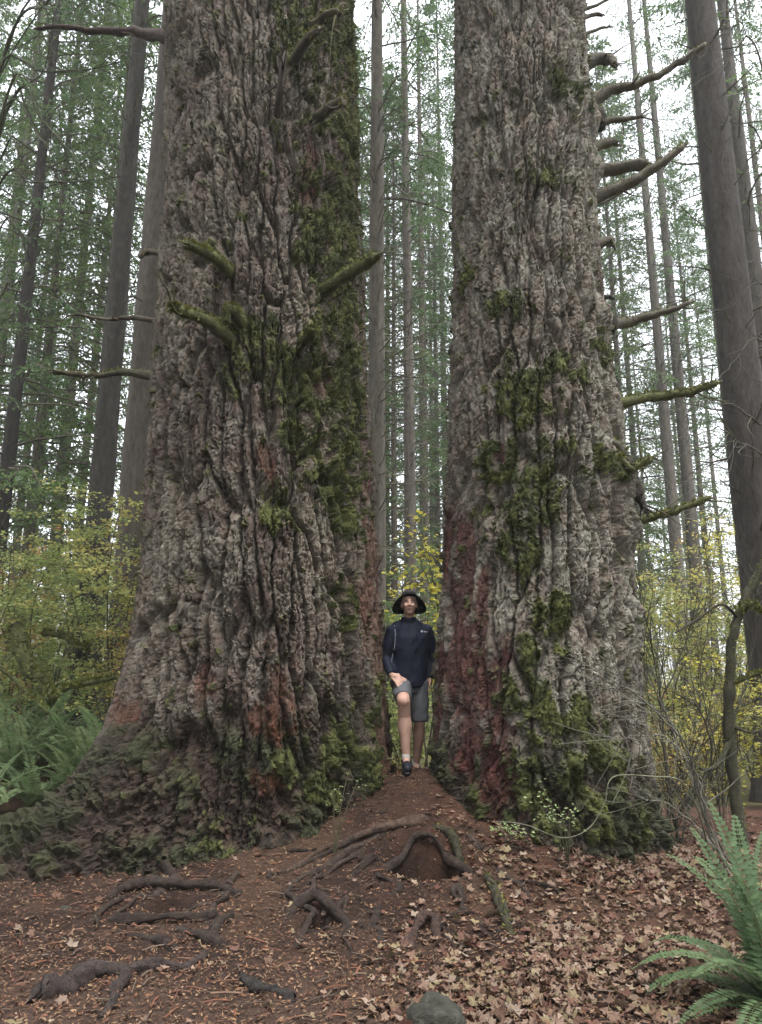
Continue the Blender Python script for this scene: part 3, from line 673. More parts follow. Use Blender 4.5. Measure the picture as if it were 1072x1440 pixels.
rock('stone', 'small dark stone poking out of the needles beside the buttress root', 90, 1276, .06, .05, .045, 9)

# ------------------------------------------------------------------ the forest behind
NG = [(0.048, 0.090, 0.038), (0.072, 0.120, 0.046), (0.100, 0.150, 0.052), (0.056, 0.102, 0.046)]
NY = [(0.085, 0.135, 0.040), (0.115, 0.155, 0.046), (0.062, 0.112, 0.040)]
TB = (0.105, 0.088, 0.072)
def trunk_arrays(H, r0, col, seed, sides=18, flare=.5, nz=46, top=.08):
    r = np.random.default_rng(seed); zz = np.concatenate([np.linspace(-.6, 1.6, 10), np.linspace(2, H, nz)])
    rad = r0 * (top + (1 - top) * (1 - np.clip(zz, 0, H) / H) ** .85) * (1 + flare * np.exp(-np.maximum(zz, 0) / .5))
    a = np.arange(sides) * 2 * np.pi / sides; A_, Z_ = np.meshgrid(a, zz)
    bx = r.normal(0, .02, 2); R_ = rad[:, None] * (1 + .09 * (fbm(A_ * 3.2, Z_ * 1.1, seed, 3) - .5) * 2)
    V = np.stack([R_ * np.cos(A_) + bx[0] * np.sin(Z_ * .2), R_ * np.sin(A_) + bx[1] * np.sin(Z_ * .23), Z_], -1)
    C = np.array(col) * lerp(.35, 1.05, fbm(A_ * 4, Z_ * .9, seed + 3, 4))[..., None]
    n_, s_ = A_.shape; I = np.arange(n_ * s_).reshape(n_, s_); J = np.roll(I, -1, 1)
    return V.reshape(-1, 3), np.stack([I[:-1], J[:-1], J[1:], I[1:]], -1).reshape(-1, 4), C.reshape(-1, 3)
def trunk_r(H, r0, z, top=.08): return r0 * (top + (1 - top) * (1 - min(max(z, 0), H) / H) ** .85)
def dead_twigs(mb, H, r0, z0, z1, n, Lr, seed, col=(.085, .08, .055), up=.25, twig=True, rad=(.012, .022)):
    r = np.random.default_rng(seed)
    for i in range(n):
        z = r.uniform(z0, z1); a = r.random() * 6.283; L = r.uniform(*Lr); rt = trunk_r(H, r0, z) * .9
        d = np.array([math.cos(a), math.sin(a), 0]); s = r.uniform(-.25, .35)
        pts = [d * rt + np.array([0, 0, z])]
        k = 5; sl = s
        for j in range(k):
            sl += r.normal(up / k * 1.2, .12); pts.append(pts[-1] + (d + np.array([0, 0, sl])) * L / k); d = unit(d + np.append(r.normal(0, .1, 2), 0))
        rr0 = r.uniform(*rad); c = np.array(col) * r.uniform(.6, 1.35)
        tube(mb, pts, np.linspace(rr0, .004, k + 1), c, 4, cap=False)
        if twig and r.random() < .6:
            for _ in range(r.integers(1, 4)):
                b = pts[r.integers(1, k)]; e = b + unit(d + r.normal(0, .6, 3)) * L * r.uniform(.15, .4); tube(mb, [b, (b + e) / 2 + r.normal(0, .02, 3), e], [rr0 * .5, rr0 * .4, .003], c, 3, cap=False)
def crown_arrays(H, z0, rmax, nlimb, seed, pal, kl=.15, kw=.044, ntw=12, nk=7, droop=.5, wood=None, fill=1.0):
    """boughs of a conifer: limbs, side twigs, needle sprays"""
    r = np.random.default_rng(seed); mb = MB()
    for i in range(nlimb):
        t = (i + r.random()) / nlimb; t = t ** .9; z = z0 + (H - z0) * t; a = i * 2.4 + r.normal(0, .5)
        L = rmax * ((1 - t) ** .75 * .9 + .08) * r.uniform(.45, 1.1); rt = 0.05
        d = np.array([math.cos(a), math.sin(a), 0]); sl = lerp(.12, .7, t) + r.normal(0, .12)
        ss = np.linspace(0, 1, 7); P_ = np.stack([d * (rt + L * s) + np.array([0, 0, z + L * (sl * s - droop * s * s)]) for s in ss])
        P_[1:, :2] += np.cumsum(r.normal(0, .03 * L, (6, 2)), 0)
        if wood is not None: tube(wood, P_, np.linspace(.012 + .008 * L, .004, 7), np.array([.07, .06, .045]) * r.uniform(.7, 1.2), 4, cap=False)
        nt = max(4, int(ntw * (0.4 + .6 * L / rmax) * fill)); s0 = r.uniform(.18, .4)
        s = np.repeat(np.linspace(s0, 1, nt), 2); sd = np.tile([1, -1], nt); m = len(s)
        s = np.clip(s + r.normal(0, .02, m), 0, 1)
        base = np.stack([np.interp(s, ss, P_[:, k]) for k in range(3)], 1)
        tg = unit(P_[-1] - P_[1]); side = unit(np.cross(tg, [0, 0, 1.0]))
        ta = unit(tg * .75 + sd[:, None] * side * r.uniform(.6, 1.1, (m, 1)) + np.array([0, 0, -.25]) + r.normal(0, .15, (m, 3)))
        tl = (L * .30 * (1.15 - s) + .18) * r.uniform(.6, 1.25, m); bc = mixc(pal, r, 1)[0]
        for k in range(nk):
            f = (k + r.random(m)) / nk; p = base + ta * (tl * f)[:, None]; p[:, 2] -= .25 * tl * f * f
            ax = unit(ta + r.normal(0, .45, (m, 3)) + np.array([0, 0, -.2])); nr_ = np.array([0, 0, 1.0]) + r.normal(0, .45, (m, 3))
            kites(mb, p, ax, nr_, kl * r.uniform(.6, 1.3, m), kw * r.uniform(.6, 1.4, m), lerp(mixc(pal, r, m), bc, .5))
    return mb
def conifer(label, group, loc, H, r0, z0, rmax, nlimb, seed, pal, dead=(0, 0, 0), col=TB, name='fir_tree', Lr=(.5, 1.6), crown=True, rz=0.0, **k):
    t = thing(name, label, 'tree', loc, rz, group)
    V, F, C = trunk_arrays(H, r0, col, seed); link('trunk', make_mesh('trunk', V, F, 'far_bark', C), t)
    wood = MB()
    if dead[2]: dead_twigs(wood, H, r0, dead[0], dead[1], dead[2], Lr, seed + 1)
    if crown:
        mb = crown_arrays(H, z0, rmax, nlimb, seed + 2, pal, wood=wood, **k)
        link('crown', mb.mesh('crown', 'needles', False), t, 'stuff')
    if wood.n: link('branch_growth', wood.mesh('branch_growth', 'wood', False), t, 'stuff')
    return t
def gx_at(px, Y): return (px - CX) / FPX * Y * cp      # where a plumb trunk crosses eye level
def base(px, Y): x = gx_at(px, Y); return (x, Y, float(hgt0(x, Y)) - .05)

conifer('broad straight fir trunk rising close behind the mossy giant', None, base(188, 13.0), 42, .48, 16, 3.6, 70, 401, NG, (2, 16, 26), (.08, .067, .055), Lr=(.2, .7))
conifer('slim dark fir trunk with whorls of dead twigs beside the broad fir', None, base(122, 15.0), 38, .27, 15, 3.0, 60, 402, NG, (2, 17, 150), (.045, .04, .034), Lr=(.3, 1.0))
conifer('stout grey fir trunk standing alone among thin bare twigs', None, base(1088, 11.2), 40, .345, 15, 3.4, 60, 403, NG, (2.5, 14, 60), (.072, .062, .056), Lr=(.4, 1.4))
conifer('thin fir trunk half hidden behind the stout grey fir', None, base(1128, 17.0), 36, .24, 12, 3.0, 60, 404, NG, (3, 16, 60), (.085, .075, .066))
conifer('straight twiggy fir seen through the gap just behind the mossy giant', None, base(529, 16.0), 38, .235, 13, 3.2, 70, 405, NG, (2, 16, 170), (.12, .105, .085), Lr=(.7, 2.3))
conifer('slender fir seen through the gap with dead limbs curving upward', None, base(577, 21.0), 38, .20, 15, 3.0, 70, 406, NG, (2, 20, 170), (.115, .10, .085), Lr=(.8, 2.4))
conifer('dark thin fir trunk clothed in deep green boughs', None, base(-22, 18.0), 34, .20, 5.0, 4.0, 190, 407, NG, (2, 8, 50), (.035, .03, .026))
conifer('pale thin fir trunk rising behind the dark thin fir', None, base(-52, 23.0), 38, .24, 7, 4.0, 160, 408, NG, (2, 12, 60), (.11, .10, .085))
conifer('grey pole like fir with drooping light green boughs', None, base(62, 25.0), 36, .24, 5, 4.4, 200, 409, NY, (2, 12, 60), (.10, .09, .075))
conifer('tall fir, one of a close pair, far off behind the yellow shrubs', 'close pair of firs', base(966, 27.0), 40, .25, 12, 3.2, 90, 410, NG, (2, 15, 120), (.10, .088, .075), Lr=(.6, 2))
conifer('tall fir, one of a close pair, far off behind the yellow shrubs', 'close pair of firs', base(992, 28.5), 40, .28, 13, 3.2, 90, 411, NG, (2, 15, 120), (.10, .088, .075), Lr=(.6, 2))
conifer('feathery young hemlock with low drooping boughs in the gap between the giants', None, base(556, 24.0), 24, .13, 1.0, 3.0, 220, 412, NG, (0, 0, 0), name='hemlock_tree')

# hazy rows farther back: four builds, each repeated
pro = []
for i, (H, r0, z0, rm_, nl, pal, dead) in enumerate([(36, .22, 4.5, 4.2, 225, NG, (2, 8, 60)), (40, .26, 12, 3.8, 125, NG, (2, 15, 110)), (30, .18, 2.5, 4.0, 235, NY, (1, 5, 20)), (38, .2, 8, 3.6, 150, NG, (2, 12, 80))]):
    pro.append(conifer('slim straight conifer fading into the pale air deep in the forest', 'far conifers', (0, 0, 0), H, r0, z0, rm_, nl, 450 + 7 * i, pal, dead, Lr=(.6, 2.2), kl=.17, kw=.052, nk=8, ntw=12))
rf = random.Random(12)
spots = []
# (px at eye level, distance, build)
for (px, Y, b) in [(20, 21, 2), (95, 33, 0), (-60, 30, 0), (30, 42, 3), (-130, 26, 2), (110, 20.5, 2), (210, 30, 3), (-20, 60, 3), (5, 35, 1),
                   (505, 34, 0), (620, 33, 2), (545, 40, 0), (600, 29, 1), (612, 44, 0), (632, 36, 3), (535, 62, 1), (618, 60, 1),
                   (915, 38, 0), (900, 30, 2), (1010, 40, 0), (1030, 52, 3), (980, 60, 0), (1060, 34, 1), (925, 66, 3), (1150, 30, 3), (1180, 42, 1), (860, 44, 0), (950, 72, 3), 
                   (330, 40, 0), (400, 42, 1), (450, 36, 0), (440, 28, 3), (480, 26, 2), (680, 30, 3), (700, 40, 0), (760, 56, 0), (820, 36, 3), (290, 62, 3), (680, 70, 0), (-190, 40, 1), (-150, 55, 0), (1230, 55, 0), (1260, 36, 2)]:
    spots.append((px, Y, b))
used = set()
LOOK = ['hazy full boughed conifer', 'hazy tall conifer with a long bare twiggy stem', 'light green conifer with boughs almost to the ground', 'slim hazy conifer with a high feathery crown']
def where(px): return 'far beyond the fern bank' if px < 300 else 'seen through the gap between the giants' if 470 < px < 670 else 'far beyond the airy yellow shrubs' if px > 840 else 'hidden behind a giant trunk'
for (px, Y, b) in spots:
    s = rf.uniform(.88, 1.12); loc = base(px, Y); rz = rf.random() * 6.28
    if b not in used:
        used.add(b); pro[b].location = loc; pro[b].rotation_euler = (0, 0, rz); pro[b].scale = (s,) * 3; t_ = pro[b]
    else: t_ = dup(pro[b], loc, rz, scale=s)
    t_['label'] = LOOK[b] + ' ' + where(px); t_['group'] = t_['label']

# tree at the edge whose bare limbs reach across the view
def bare_tree(name, label, loc, H, r0, limbs, seed, col, mossy=0):
    t = thing(name, label, 'tree', loc)
    V, F, C = trunk_arrays(H, r0, col, seed); link('trunk', make_mesh('trunk', V, F, 'far_bark', C), t)
    return t
eb = base(-152, 9.4)
edge = bare_tree('fir_tree', 'fir at the edge of the clearing with long bare mossy limbs reaching out', eb, 34, .30, [], 480, (.085, .075, .062))
rl = np.random.default_rng(77)
def bare_limb(root, start, pts, r0, r1, seed, col=(.055, .058, .035), twigs=5, tl=.5):
    r = np.random.default_rng(seed); p = [np.asarray(start, float)] + [P(*q) for q in pts]; sp_ = spline(p, 7); n = len(sp_); mb = MB()
    sp_[1:-1] += r.normal(0, .008, (n - 2, 3)); tube(mb, sp_, np.linspace(r0, r1, n), np.array(col) * r.uniform(.7, 1.3, (n, 1)), 6, .12, r)
    for _ in range(twigs):
        i = r.integers(n // 3, n - 1); d = unit(sp_[i] - sp_[i - 1]); e = sp_[i] + unit(d + r.normal(0, .6, 3)) * tl * r.uniform(.4, 1.2); mid = (sp_[i] + e) / 2 + r.normal(0, .04, 3)
        tube(mb, spline([sp_[i], mid, e], 4), np.linspace(r0 * .35, .003, 9 if False else len(spline([sp_[i], mid, e], 4))), np.array(col) * r.uniform(.7, 1.3), 4, cap=False)
    V, F, C = mb.arrays(); return part('branch', V, F, 'wood', root, C)
for i, (z, pts, r0) in enumerate([
        (8.1, [(20, 40, 8.6), (60, 10, 8.2), (85, -30, 8.0)], .03),
        (7.3, [(0, 98, 8.6), (60, 100, 8.4), (130, 97, 8.3), (175, 85, 8.2)], .024),
        (6.4, [(10, 132, 8.4), (45, 115, 8.2), (65, 90, 8.1), (80, 50, 8.0)], .024),
        (6.8, [(20, 135, 8.4), (60, 170, 8.2), (95, 210, 8.1), (122, 240, 8.0)], .028),
        (7.0, [(10, 150, 8.3), (50, 185, 8.1), (72, 212, 8.0)], .020),
        (6.0, [(5, 212, 8.5), (30, 225, 8.3), (48, 240, 8.2)], .02),
        (5.6, [(0, 258, 8.5), (45, 256, 8.3), (110, 256, 8.2), (170, 248, 8.1)], .02),
        (9.2, [(40, 0, 8.4), (60, 50, 8.2), (90, 95, 8.1)], .02),
        (9.6, [(80, -20, 8.4), (110, 30, 8.2), (140, 60, 8.1)], .014),
        (5.0, [(0, 322, 8.8), (30, 330, 8.6), (70, 335, 8.5)], .018),
        (4.2, [(0, 420, 8.9), (20, 400, 8.7), (60, 385, 8.5), (110, 375, 8.4)], .018)]):
    bare_limb(edge, (eb[0] + .2, eb[1] - .1, z), pts, r0 * .85, .005, 500 + i, twigs=6, tl=.7)

# dead limbs of trees at the other edge
eb2 = base(1215, 8.6)
edge2 = bare_tree('fir_tree', 'fir by the thicket with thin grey limbs arching over the shrubs', eb2, 30, .24, [], 481, (.085, .075, .07))
for i, (z, pts, r0) in enumerate([
        (4.6, [(1072, 480, 8.0), (1040, 500, 7.9), (1005, 540, 7.8)], .016), (4.2, [(1072, 595, 7.9), (1030, 570, 7.8), (990, 560, 7.8), (960, 590, 7.8)], .014),
        (8.0, [(1060, 60, 8.2), (1020, 90, 8.2), (960, 130, 8.2)], .014), (7.0, [(1060, 180, 8.2), (1020, 200, 8.2)], .012), (9.2, [(1070, -20, 8.2), (1040, 30, 8.2), (1000, 60, 8.2)], .012),
        (3.6, [(1072, 640, 7.7), (1030, 620, 7.6), (1000, 640, 7.6)], .012), (5.6, [(1070, 400, 8.0), (1030, 430, 8.0), (985, 440, 8.0)], .012)]):
    bare_limb(edge2, (eb2[0] - .1, eb2[1], z), pts, r0, .005, 530 + i, (.075, .07, .055), 8, .6)

# ------------------------------------------------------------------ understory
LY = [(0.24, 0.27, 0.085), (0.34, 0.34, 0.11), (0.17, 0.21, 0.075), (0.42, 0.36, 0.12)]
LO = [(0.34, 0.18, 0.06), (0.40, 0.25, 0.08), (0.26, 0.12, 0.05)]
LG = [(0.11, 0.17, 0.06), (0.16, 0.22, 0.075), (0.22, 0.26, 0.085)]
YEL = [(0.50, 0.44, 0.06), (0.42, 0.40, 0.07), (0.30, 0.32, 0.06), (0.55, 0.46, 0.09)]
def shrub(name, label, cat, loc, h, spread, nst, nleaf, ls, pal, seed, group=None, stemc=(.06, .05, .035), r0=.014, layer=.25, low=.25, aspect=.7):
    r = np.random.default_rng(seed); t = thing(name, label, cat, loc, 0, group); sb = MB(); tips = []
    for i in range(nst):
        a = r.random() * 6.283; e = np.array([math.cos(a) * spread * r.uniform(.3, 1), math.sin(a) * spread * r.uniform(.3, 1), h * r.uniform(.6, 1.05)])
        mid = e * np.array([.35, .35, .55]) + r.normal(0, .08 * h, 3); pts = spline([np.array([r.normal(0, .05), r.normal(0, .05), -.05]), mid, e], 7)
        tube(sb, pts, np.linspace(r0 * r.uniform(.7, 1.2), .004, len(pts)), np.array(stemc) * r.uniform(.7, 1.4), 5, cap=False)
        for _ in range(9):
            k = r.integers(int(len(pts) * low), len(pts)); b = pts[k]; a2 = r.random() * 6.283; l = spread * r.uniform(.25, .7)
            e2 = b + np.array([math.cos(a2) * l, math.sin(a2) * l, l * r.uniform(-.15, .35)]); tw = spline([b, (b + e2) / 2 + r.normal(0, .04, 3), e2], 4)
            tube(sb, tw, np.linspace(.006, .002, len(tw)), np.array(stemc) * r.uniform(.7, 1.4), 3, cap=False); tips.append(tw)
    link('stem_growth', sb.mesh('stem_growth', 'wood', False), t, 'stuff')
    nleaf = int(nleaf * 1.4); mb = MB(); T_ = len(tips); i = r.integers(0, T_, nleaf); f = r.random(nleaf) ** .6
    tp = np.stack(tips); k = f * (tp.shape[1] - 1); k0 = np.minimum(k.astype(int), tp.shape[1] - 2); fr = (k - k0)[:, None]
    p = tp[i, k0] * (1 - fr) + tp[i, k0 + 1] * fr + r.normal(0, ls * 1.3, (nleaf, 3)) * np.array([1, 1, .5])
    ax = rdir(r, nleaf) * np.array([1, 1, .4]) + np.array([0, 0, -.2]); nr_ = np.array([0, 0, 1.0]) + r.normal(0, layer * 2, (nleaf, 3))
    L = ls * r.uniform(.6, 1.35, nleaf); tipc = mixc(pal, r, T_)[i]
    kites(mb, p, ax, nr_, L, L * aspect, lerp(mixc(pal, r, nleaf), tipc, .5), .08)
    link('foliage', mb.mesh('foliage', 'leafy', False), t, 'stuff')
    return t
def at(px, Y): x = (px - CX) / FPX * Y * cp; return (x, Y, float(hgt0(x, Y)))
GLS = 'yellow green shrubs at the foot of the far trees'
shrub('vine_maple', 'layered yellow green maple shrub against the broad fir trunk', 'shrub', at(165, 10.9), 3.7, 1.15, 11, 4200, .065, LY, 601)
shrub('vine_maple', 'dull green spreading shrub with bare dark stems behind the fern bank', 'shrub', at(70, 11.4), 3.3, 1.3, 11, 3800, .06, LG + LY[:1], 602)
shrub('vine_maple', 'shrub with orange brown autumn leaves under the dark thin fir', 'shrub', at(8, 12.0), 3.4, .8, 8, 1700, .06, LO + LG, 603)
shrub('vine_maple', 'small shrub of tan and orange leaves close to the mossy giant', 'shrub', at(178, 10.0), 2.6, .45, 7, 800, .05, LO + LY, 604)
for i, (px, Y, h) in enumerate([(30, 14, 4.0), (110, 15, 4.3), (180, 15.5, 4.0), (-40, 13, 3.9), (230, 17, 4.4), (60, 18, 4.6), (140, 20, 4.6)]):
    shrub('shrub', 'leafy green shrub in the thicket between the ferns and the far firs', 'shrub', at(px, Y), h, 1.5, 11, 3000, .075, LG + LY, 610 + i, 'thicket shrubs')
shrub('maple_sapling', 'sapling with bright yellow leaves in the gap behind the person', 'shrub', at(598, 10.4), 3.9, .45, 7, 420, .09, YEL, 630, low=.45)
shrub('shrub', 'low green shrub glimpsed behind the legs of the person', 'shrub', at(575, 12.0), 1.8, 1.0, 8, 1800, .07, LY + LG, 631)
shrub('shrub', 'dark green bush filling the gap behind the yellow sapling', 'shrub', at(560, 14.5), 3.6, 1.2, 9, 2400, .08, LG, 632)
for i, (px, Y, h, pal, n_) in enumerate([(930, 12.5, 4.0, LY, 2000), (985, 13.5, 4.4, LY + YEL[:1], 2000), (1050, 12.0, 3.4, LY, 1800), (905, 15, 4.4, LG + LY, 2000), (1010, 16.5, 5.0, LY + LO[:1], 2000), (1100, 14, 4.0, LG + LY, 1800), (960, 18.5, 5.2, LG + LY, 2200), (1060, 20, 5.2, LG, 2000)]):
    shrub('shrub', 'airy yellow green shrub behind the tangle of bare twigs', 'shrub', at(px, Y), h, 1.25, 9, n_, .065, pal, 640 + i, 'airy yellow shrubs')
shrub('maple_sapling', 'sapling with clear yellow leaves behind the mossy leaning stem', 'shrub', at(1000, 10.2), 1.75, .5, 7, 700, .06, YEL, 660)
shrub('shrub', 'low scrub of yellow leaves at the foot of the mossy leaning stem', 'shrub', at(1085, 9.4), 1.5, .7, 8, 1100, .055, LY + YEL[:1], 661)
shrub('shrub', 'rust tinged low shrub near the pale fir\'s foot', 'shrub', at(950, 9.6), 1.3, .6, 8, 700, .05, LY + LO, 662)

# mossy leaning stem with bare tangle
mt_ = gpt(1046, 1196); mtree = thing('leaning_mossy_stem', 'mossy leaning young tree stem with crooked bare side limbs', 'tree', mt_)
Ym = mt_[1]
limb(mtree, [mt_ + np.array([0, 0, -.1]), P(1030, 1080, Ym), P(1026, 980, Ym), P(1030, 900, Ym), P(1050, 840, Ym), P(1085, 770, Ym), P(1130, 640, Ym)], .050, .034, (.042, .040, .026), 10, .12, 500, 700, 'trunk', 'wood', 7, (.015, .04))
for i, (pts, r0, c, ms) in enumerate([
        ([(1028, 1040, 0), (1010, 1075, -.1), (990, 1082, -.15), (975, 1076, -.2), (985, 1095, -.2), (1012, 1112, -.2)], .022, (.04, .04, .025), 60),
        ([(1040, 860, 0), (1058, 850, -.1), (1072, 862, -.15), (1090, 850, -.2)], .03, MB_, 500),
        ([(1030, 960, 0), (1060, 950, -.1), (1090, 940, -.2)], .025, MB_, 200),
        ([(1040, 870, 0), (1015, 850, -.1), (985, 868, -.15), (950, 890, -.3)], .012, (.04, .035, .025), 0),
        ([(1028, 1020, 0), (1060, 1030, -.1), (1100, 1010, -.2)], .016, (.06, .055, .035), 60)]):
    limb(mtree, [P(a, b, Ym + c_) for a, b, c_ in pts], r0, .008, c, 6, .15, ms, 710 + i, 'branch', 'wood', 6)
# bare twiggy bushes
def twig_bush(label, px, py, seed, lines, col, extra=14, sprd=.6):
    g = gpt(px, py); t = thing('bare_bush', label, 'shrub', g); r = np.random.default_rng(seed)
    for (pts, r0) in lines:
        p = [g + np.array([r.normal(0, .04), r.normal(0, .04), -.05])] if pts[0] is None else []
        p += [P(a, b, g[1] + c) for a, b, c in pts if a is not None] if pts[0] is not None else [P(a, b, g[1] + c) for a, b, c in pts[1:]]
        sp_ = spline(p, 7); n = len(sp_); mb = MB(); sp_[1:-1] += r.normal(0, .006, (n - 2, 3))
        tube(mb, sp_, np.linspace(r0, .003, n), np.array(col) * r.uniform(.6, 1.5), 5, .1, r, cap=False)
        for _ in range(extra):
            i = r.integers(2, n - 1); d = unit(sp_[i] - sp_[i - 1]); e = sp_[i] + unit(d + r.normal(0, .55, 3)) * sprd * r.uniform(.15, .8); mid = (sp_[i] + e) / 2 + r.normal(0, .03, 3); q = spline([sp_[i], mid, e], 3)
            tube(mb, q, np.linspace(min(r0 * .5, .005), .002, len(q)), np.array(col) * r.uniform(.7, 1.6), 3, cap=False)
        V, F, C = mb.arrays(); part('stem', V, F, 'wood', t, C)
    return t
twig_bush('bare twiggy bush leaning against the pale fir\'s foot', 1035, 1232, 720, [
    ([None, (1000, 1170, 0), (975, 1080, -.1), (950, 1030, -.2), (900, 980, -.3), (850, 950, -.4), (800, 920, -.5)], .012),
    ([None, (990, 1150, 0), (970, 1060, -.1), (935, 1010, -.2), (880, 960, -.3), (850, 880, -.4)], .010),
    ([None, (1000, 1180, .1), (985, 1100, .1), (940, 1040, 0), (900, 1035, -.1), (860, 1040, -.2)], .009),
    ([None, (985, 1170, .2), (940, 1130, .2), (900, 1120, .1), (880, 1060, 0)], .009)], (.11, .105, .085), 30, .8)
twig_bush('dark bare bush with crooked stems between the two trees', 950, 1190, 721, [
    ([None, (938, 1100, 0), (930, 1000, 0), (915, 900, 0), (903, 850, 0), (895, 800, 0)], .012),
    ([None, (945, 1120, 0), (930, 1000, .1), (955, 930, .1), (975, 870, .1), (1000, 820, .1)], .012),
    ([None, (960, 1130, 0), (1000, 1080, 0), (990, 1010, 0), (960, 980, 0), (900, 955, -.1)], .014),
    ([None, (940, 1140, 0), (960, 1090, .1), (1010, 1020, .1), (1050, 990, .1)], .011),
    ([None, (970, 1130, 0), (1000, 1100, .1), (1050, 1060, .1), (1080, 1000, .1)], .011)], (.045, .043, .032), 32, .9)
twig_bush('sparse bare bush of upright twigs amid the yellow shrubs', 1010, 1150, 722, [
    ([None, (1005, 1050, 0), (985, 950, 0), (1000, 850, 0), (990, 760, 0)], .010),
    ([None, (1020, 1050, 0), (1050, 960, 0), (1060, 880, 0), (1070, 800, 0)], .010),
    ([None, (960, 1060, 0), (930, 980, 0), (925, 900, 0)], .009)], (.06, .055, .042), 32, 1.0)
twig_bush('dark upright twigs standing in the fern bank', 80, 1010, 723, [
    ([None, (92, 960, 0), (130, 900, 0), (140, 820, 0), (148, 770, 0)], .022),
    ([None, (88, 940, 0), (88, 860, 0), (84, 760, 0)], .011),
    ([None, (112, 980, 0), (118, 930, 0), (135, 900, 0)], .011)], (.03, .026, .02), 8, .6)
# pale arching vine
def P3(px, py, Y): return P(px, py, Y)
vg = gpt(1000, 1215)
vine = thing('arching_vine', 'pale thin vine looping out from the twiggy bush over the giant\'s root', 'vine', vg)
limb(vine, [vg, P(985, 1150, 5.5), P(960, 1100, 5.4), P(918, 1092, 5.3), P(862, 1093, 5.2), P(850, 1130, 5.2), P(828, 1165, 5.2), P(790, 1178, 5.2), P(740, 1160, 5.4), P(700, 1155, 5.6)], .006, .003, (.13, .13, .09), 6, .08, 0, 730, 'stem')
# pale leafy sprigs by the red strip
def sprig(label, px, py, tips, seed, n=40, ls=.035):
    g = gpt(px, py); r = np.random.default_rng(seed); t = thing('leafy_sprig', label, 'plant', g); sb = MB(); mb = MB()
    for (a, b, dy) in tips:
        e = P(a, b, g[1] + dy); pts = spline([g, (g + e) / 2 + np.array([0, -.03, .06]), e], 6); tube(sb, pts, np.linspace(.005, .002, len(pts)), (.09, .09, .05), 4, cap=False)
        k = r.integers(len(pts) // 2, len(pts), n); p = pts[k] + r.normal(0, .035, (n, 3)) * np.array([1.3, 1, .5])
        kites(mb, p, rdir(r, n) * np.array([1, 1, .3]), np.array([0, -.35, 1.0]) + r.normal(0, .25, (n, 3)), ls * r.uniform(.6, 1.2, n), ls * .55, mixc([(.20, .26, .11), (.30, .34, .18), (.13, .19, .07)], r, n))
    link_ = part('stem_growth', *sb.arrays()[:2], 'wood', t, sb.arrays()[2], False, 'stuff'); V, F, C = mb.arrays(); part('foliage', V, F, 'leafy', t, C, False, 'stuff')
sprig('pale green leafy sprig at the foot of the red strip', 712, 1190, [(716, 1162, 0), (700, 1165, -.05), (738, 1172, 0)], 740, 26)
sprig('small light green sprig growing against the mossy root of the pale fir', 800, 1215, [(785, 1130, -.25), (800, 1136, -.2), (770, 1125, -.2), (760, 1100, -.15), (745, 1115, -.15)], 741, 18)
sprig('small green sprig clinging to the foot of the mossy giant', 470, 1205, [(490, 1085, -.05), (470, 1100, -.1), (505, 1095, -.05)], 742, 9, .026)

# ------------------------------------------------------------------ sword ferns
FG = [(0.085, 0.140, 0.060), (0.12, 0.182, 0.08), (0.155, 0.215, 0.098), (0.065, 0.108, 0.042), (0.14, 0.14, 0.06)]
def frond_mesh(L, seed, arch=.5, npin=30, wid=.085, pal=FG, lean=1.0):
    """one frond along +x, rising then arching over"""
    r = np.random.default_rng(seed); s = np.linspace(0, 1, npin + 1)
    th0, th1 = lean, lean - arch * 2.4; th = lerp(th0, th1, s ** 1.2); st = L / npin
    x = np.cumsum(np.cos(th)) * st; z = np.cumsum(np.sin(th)) * st; y = .05 * L * np.sin(s * 3) * r.uniform(-1, 1)
    c = np.stack([x - x[0], y, z - z[0]], 1); mb = MB()
    tube(mb, c, np.linspace(.004, .0015, npin + 1), (.10, .12, .05), 4, cap=False)
    tg = unit(np.gradient(c, axis=0)); side = np.tile([0, 1.0, 0], (npin + 1, 1)); up = np.cross(tg, side)
    prof = np.minimum(1, (s / .18)) ** .7 * (1 - np.maximum(0, s - .18) / .82) ** .75
    k = np.arange(3, npin); base_c = mixc(pal, r, 1)[0]
    for sd in (1, -1):
        ax = unit(side[k] * sd + tg[k] * .35 - up[k] * (-.12) + r.normal(0, .07, (len(k), 3))); 
        kites(mb, c[k], ax, up[k] + r.normal(0, .12, (len(k), 3)), wid * 2.0 * prof[k] * r.uniform(.9, 1.08, len(k)) * (L / 1.0) * .62 + .012, st * 1.05, lerp(mixc(pal, r, len(k)), base_c, .6), .06)
    return mb.mesh('frond', 'leafy', False)
FM = [frond_mesh(1.0, 800 + i, arch=[.35, .5, .62, .45, .55][i % 5], npin=34, lean=[1.15, .95, .8, 1.05, .9][i % 5]) for i in range(5)]
def fern(label, loc, n, size, seed, group=None, tilt=.0):
    r = random.Random(seed); t = thing('sword_fern', label, 'fern', loc, 0, group)
    for i in range(n):
        o = link('frond', FM[r.randrange(5)], t); o.rotation_euler = (r.uniform(-.35, .35), r.uniform(-.3, .25), i * 2.399 + r.uniform(-.3, .3)); s = size * r.uniform(.7, 1.15); o.scale = (s, s, s)
    return t
GF = 'ferns in the bank behind the buttress root'
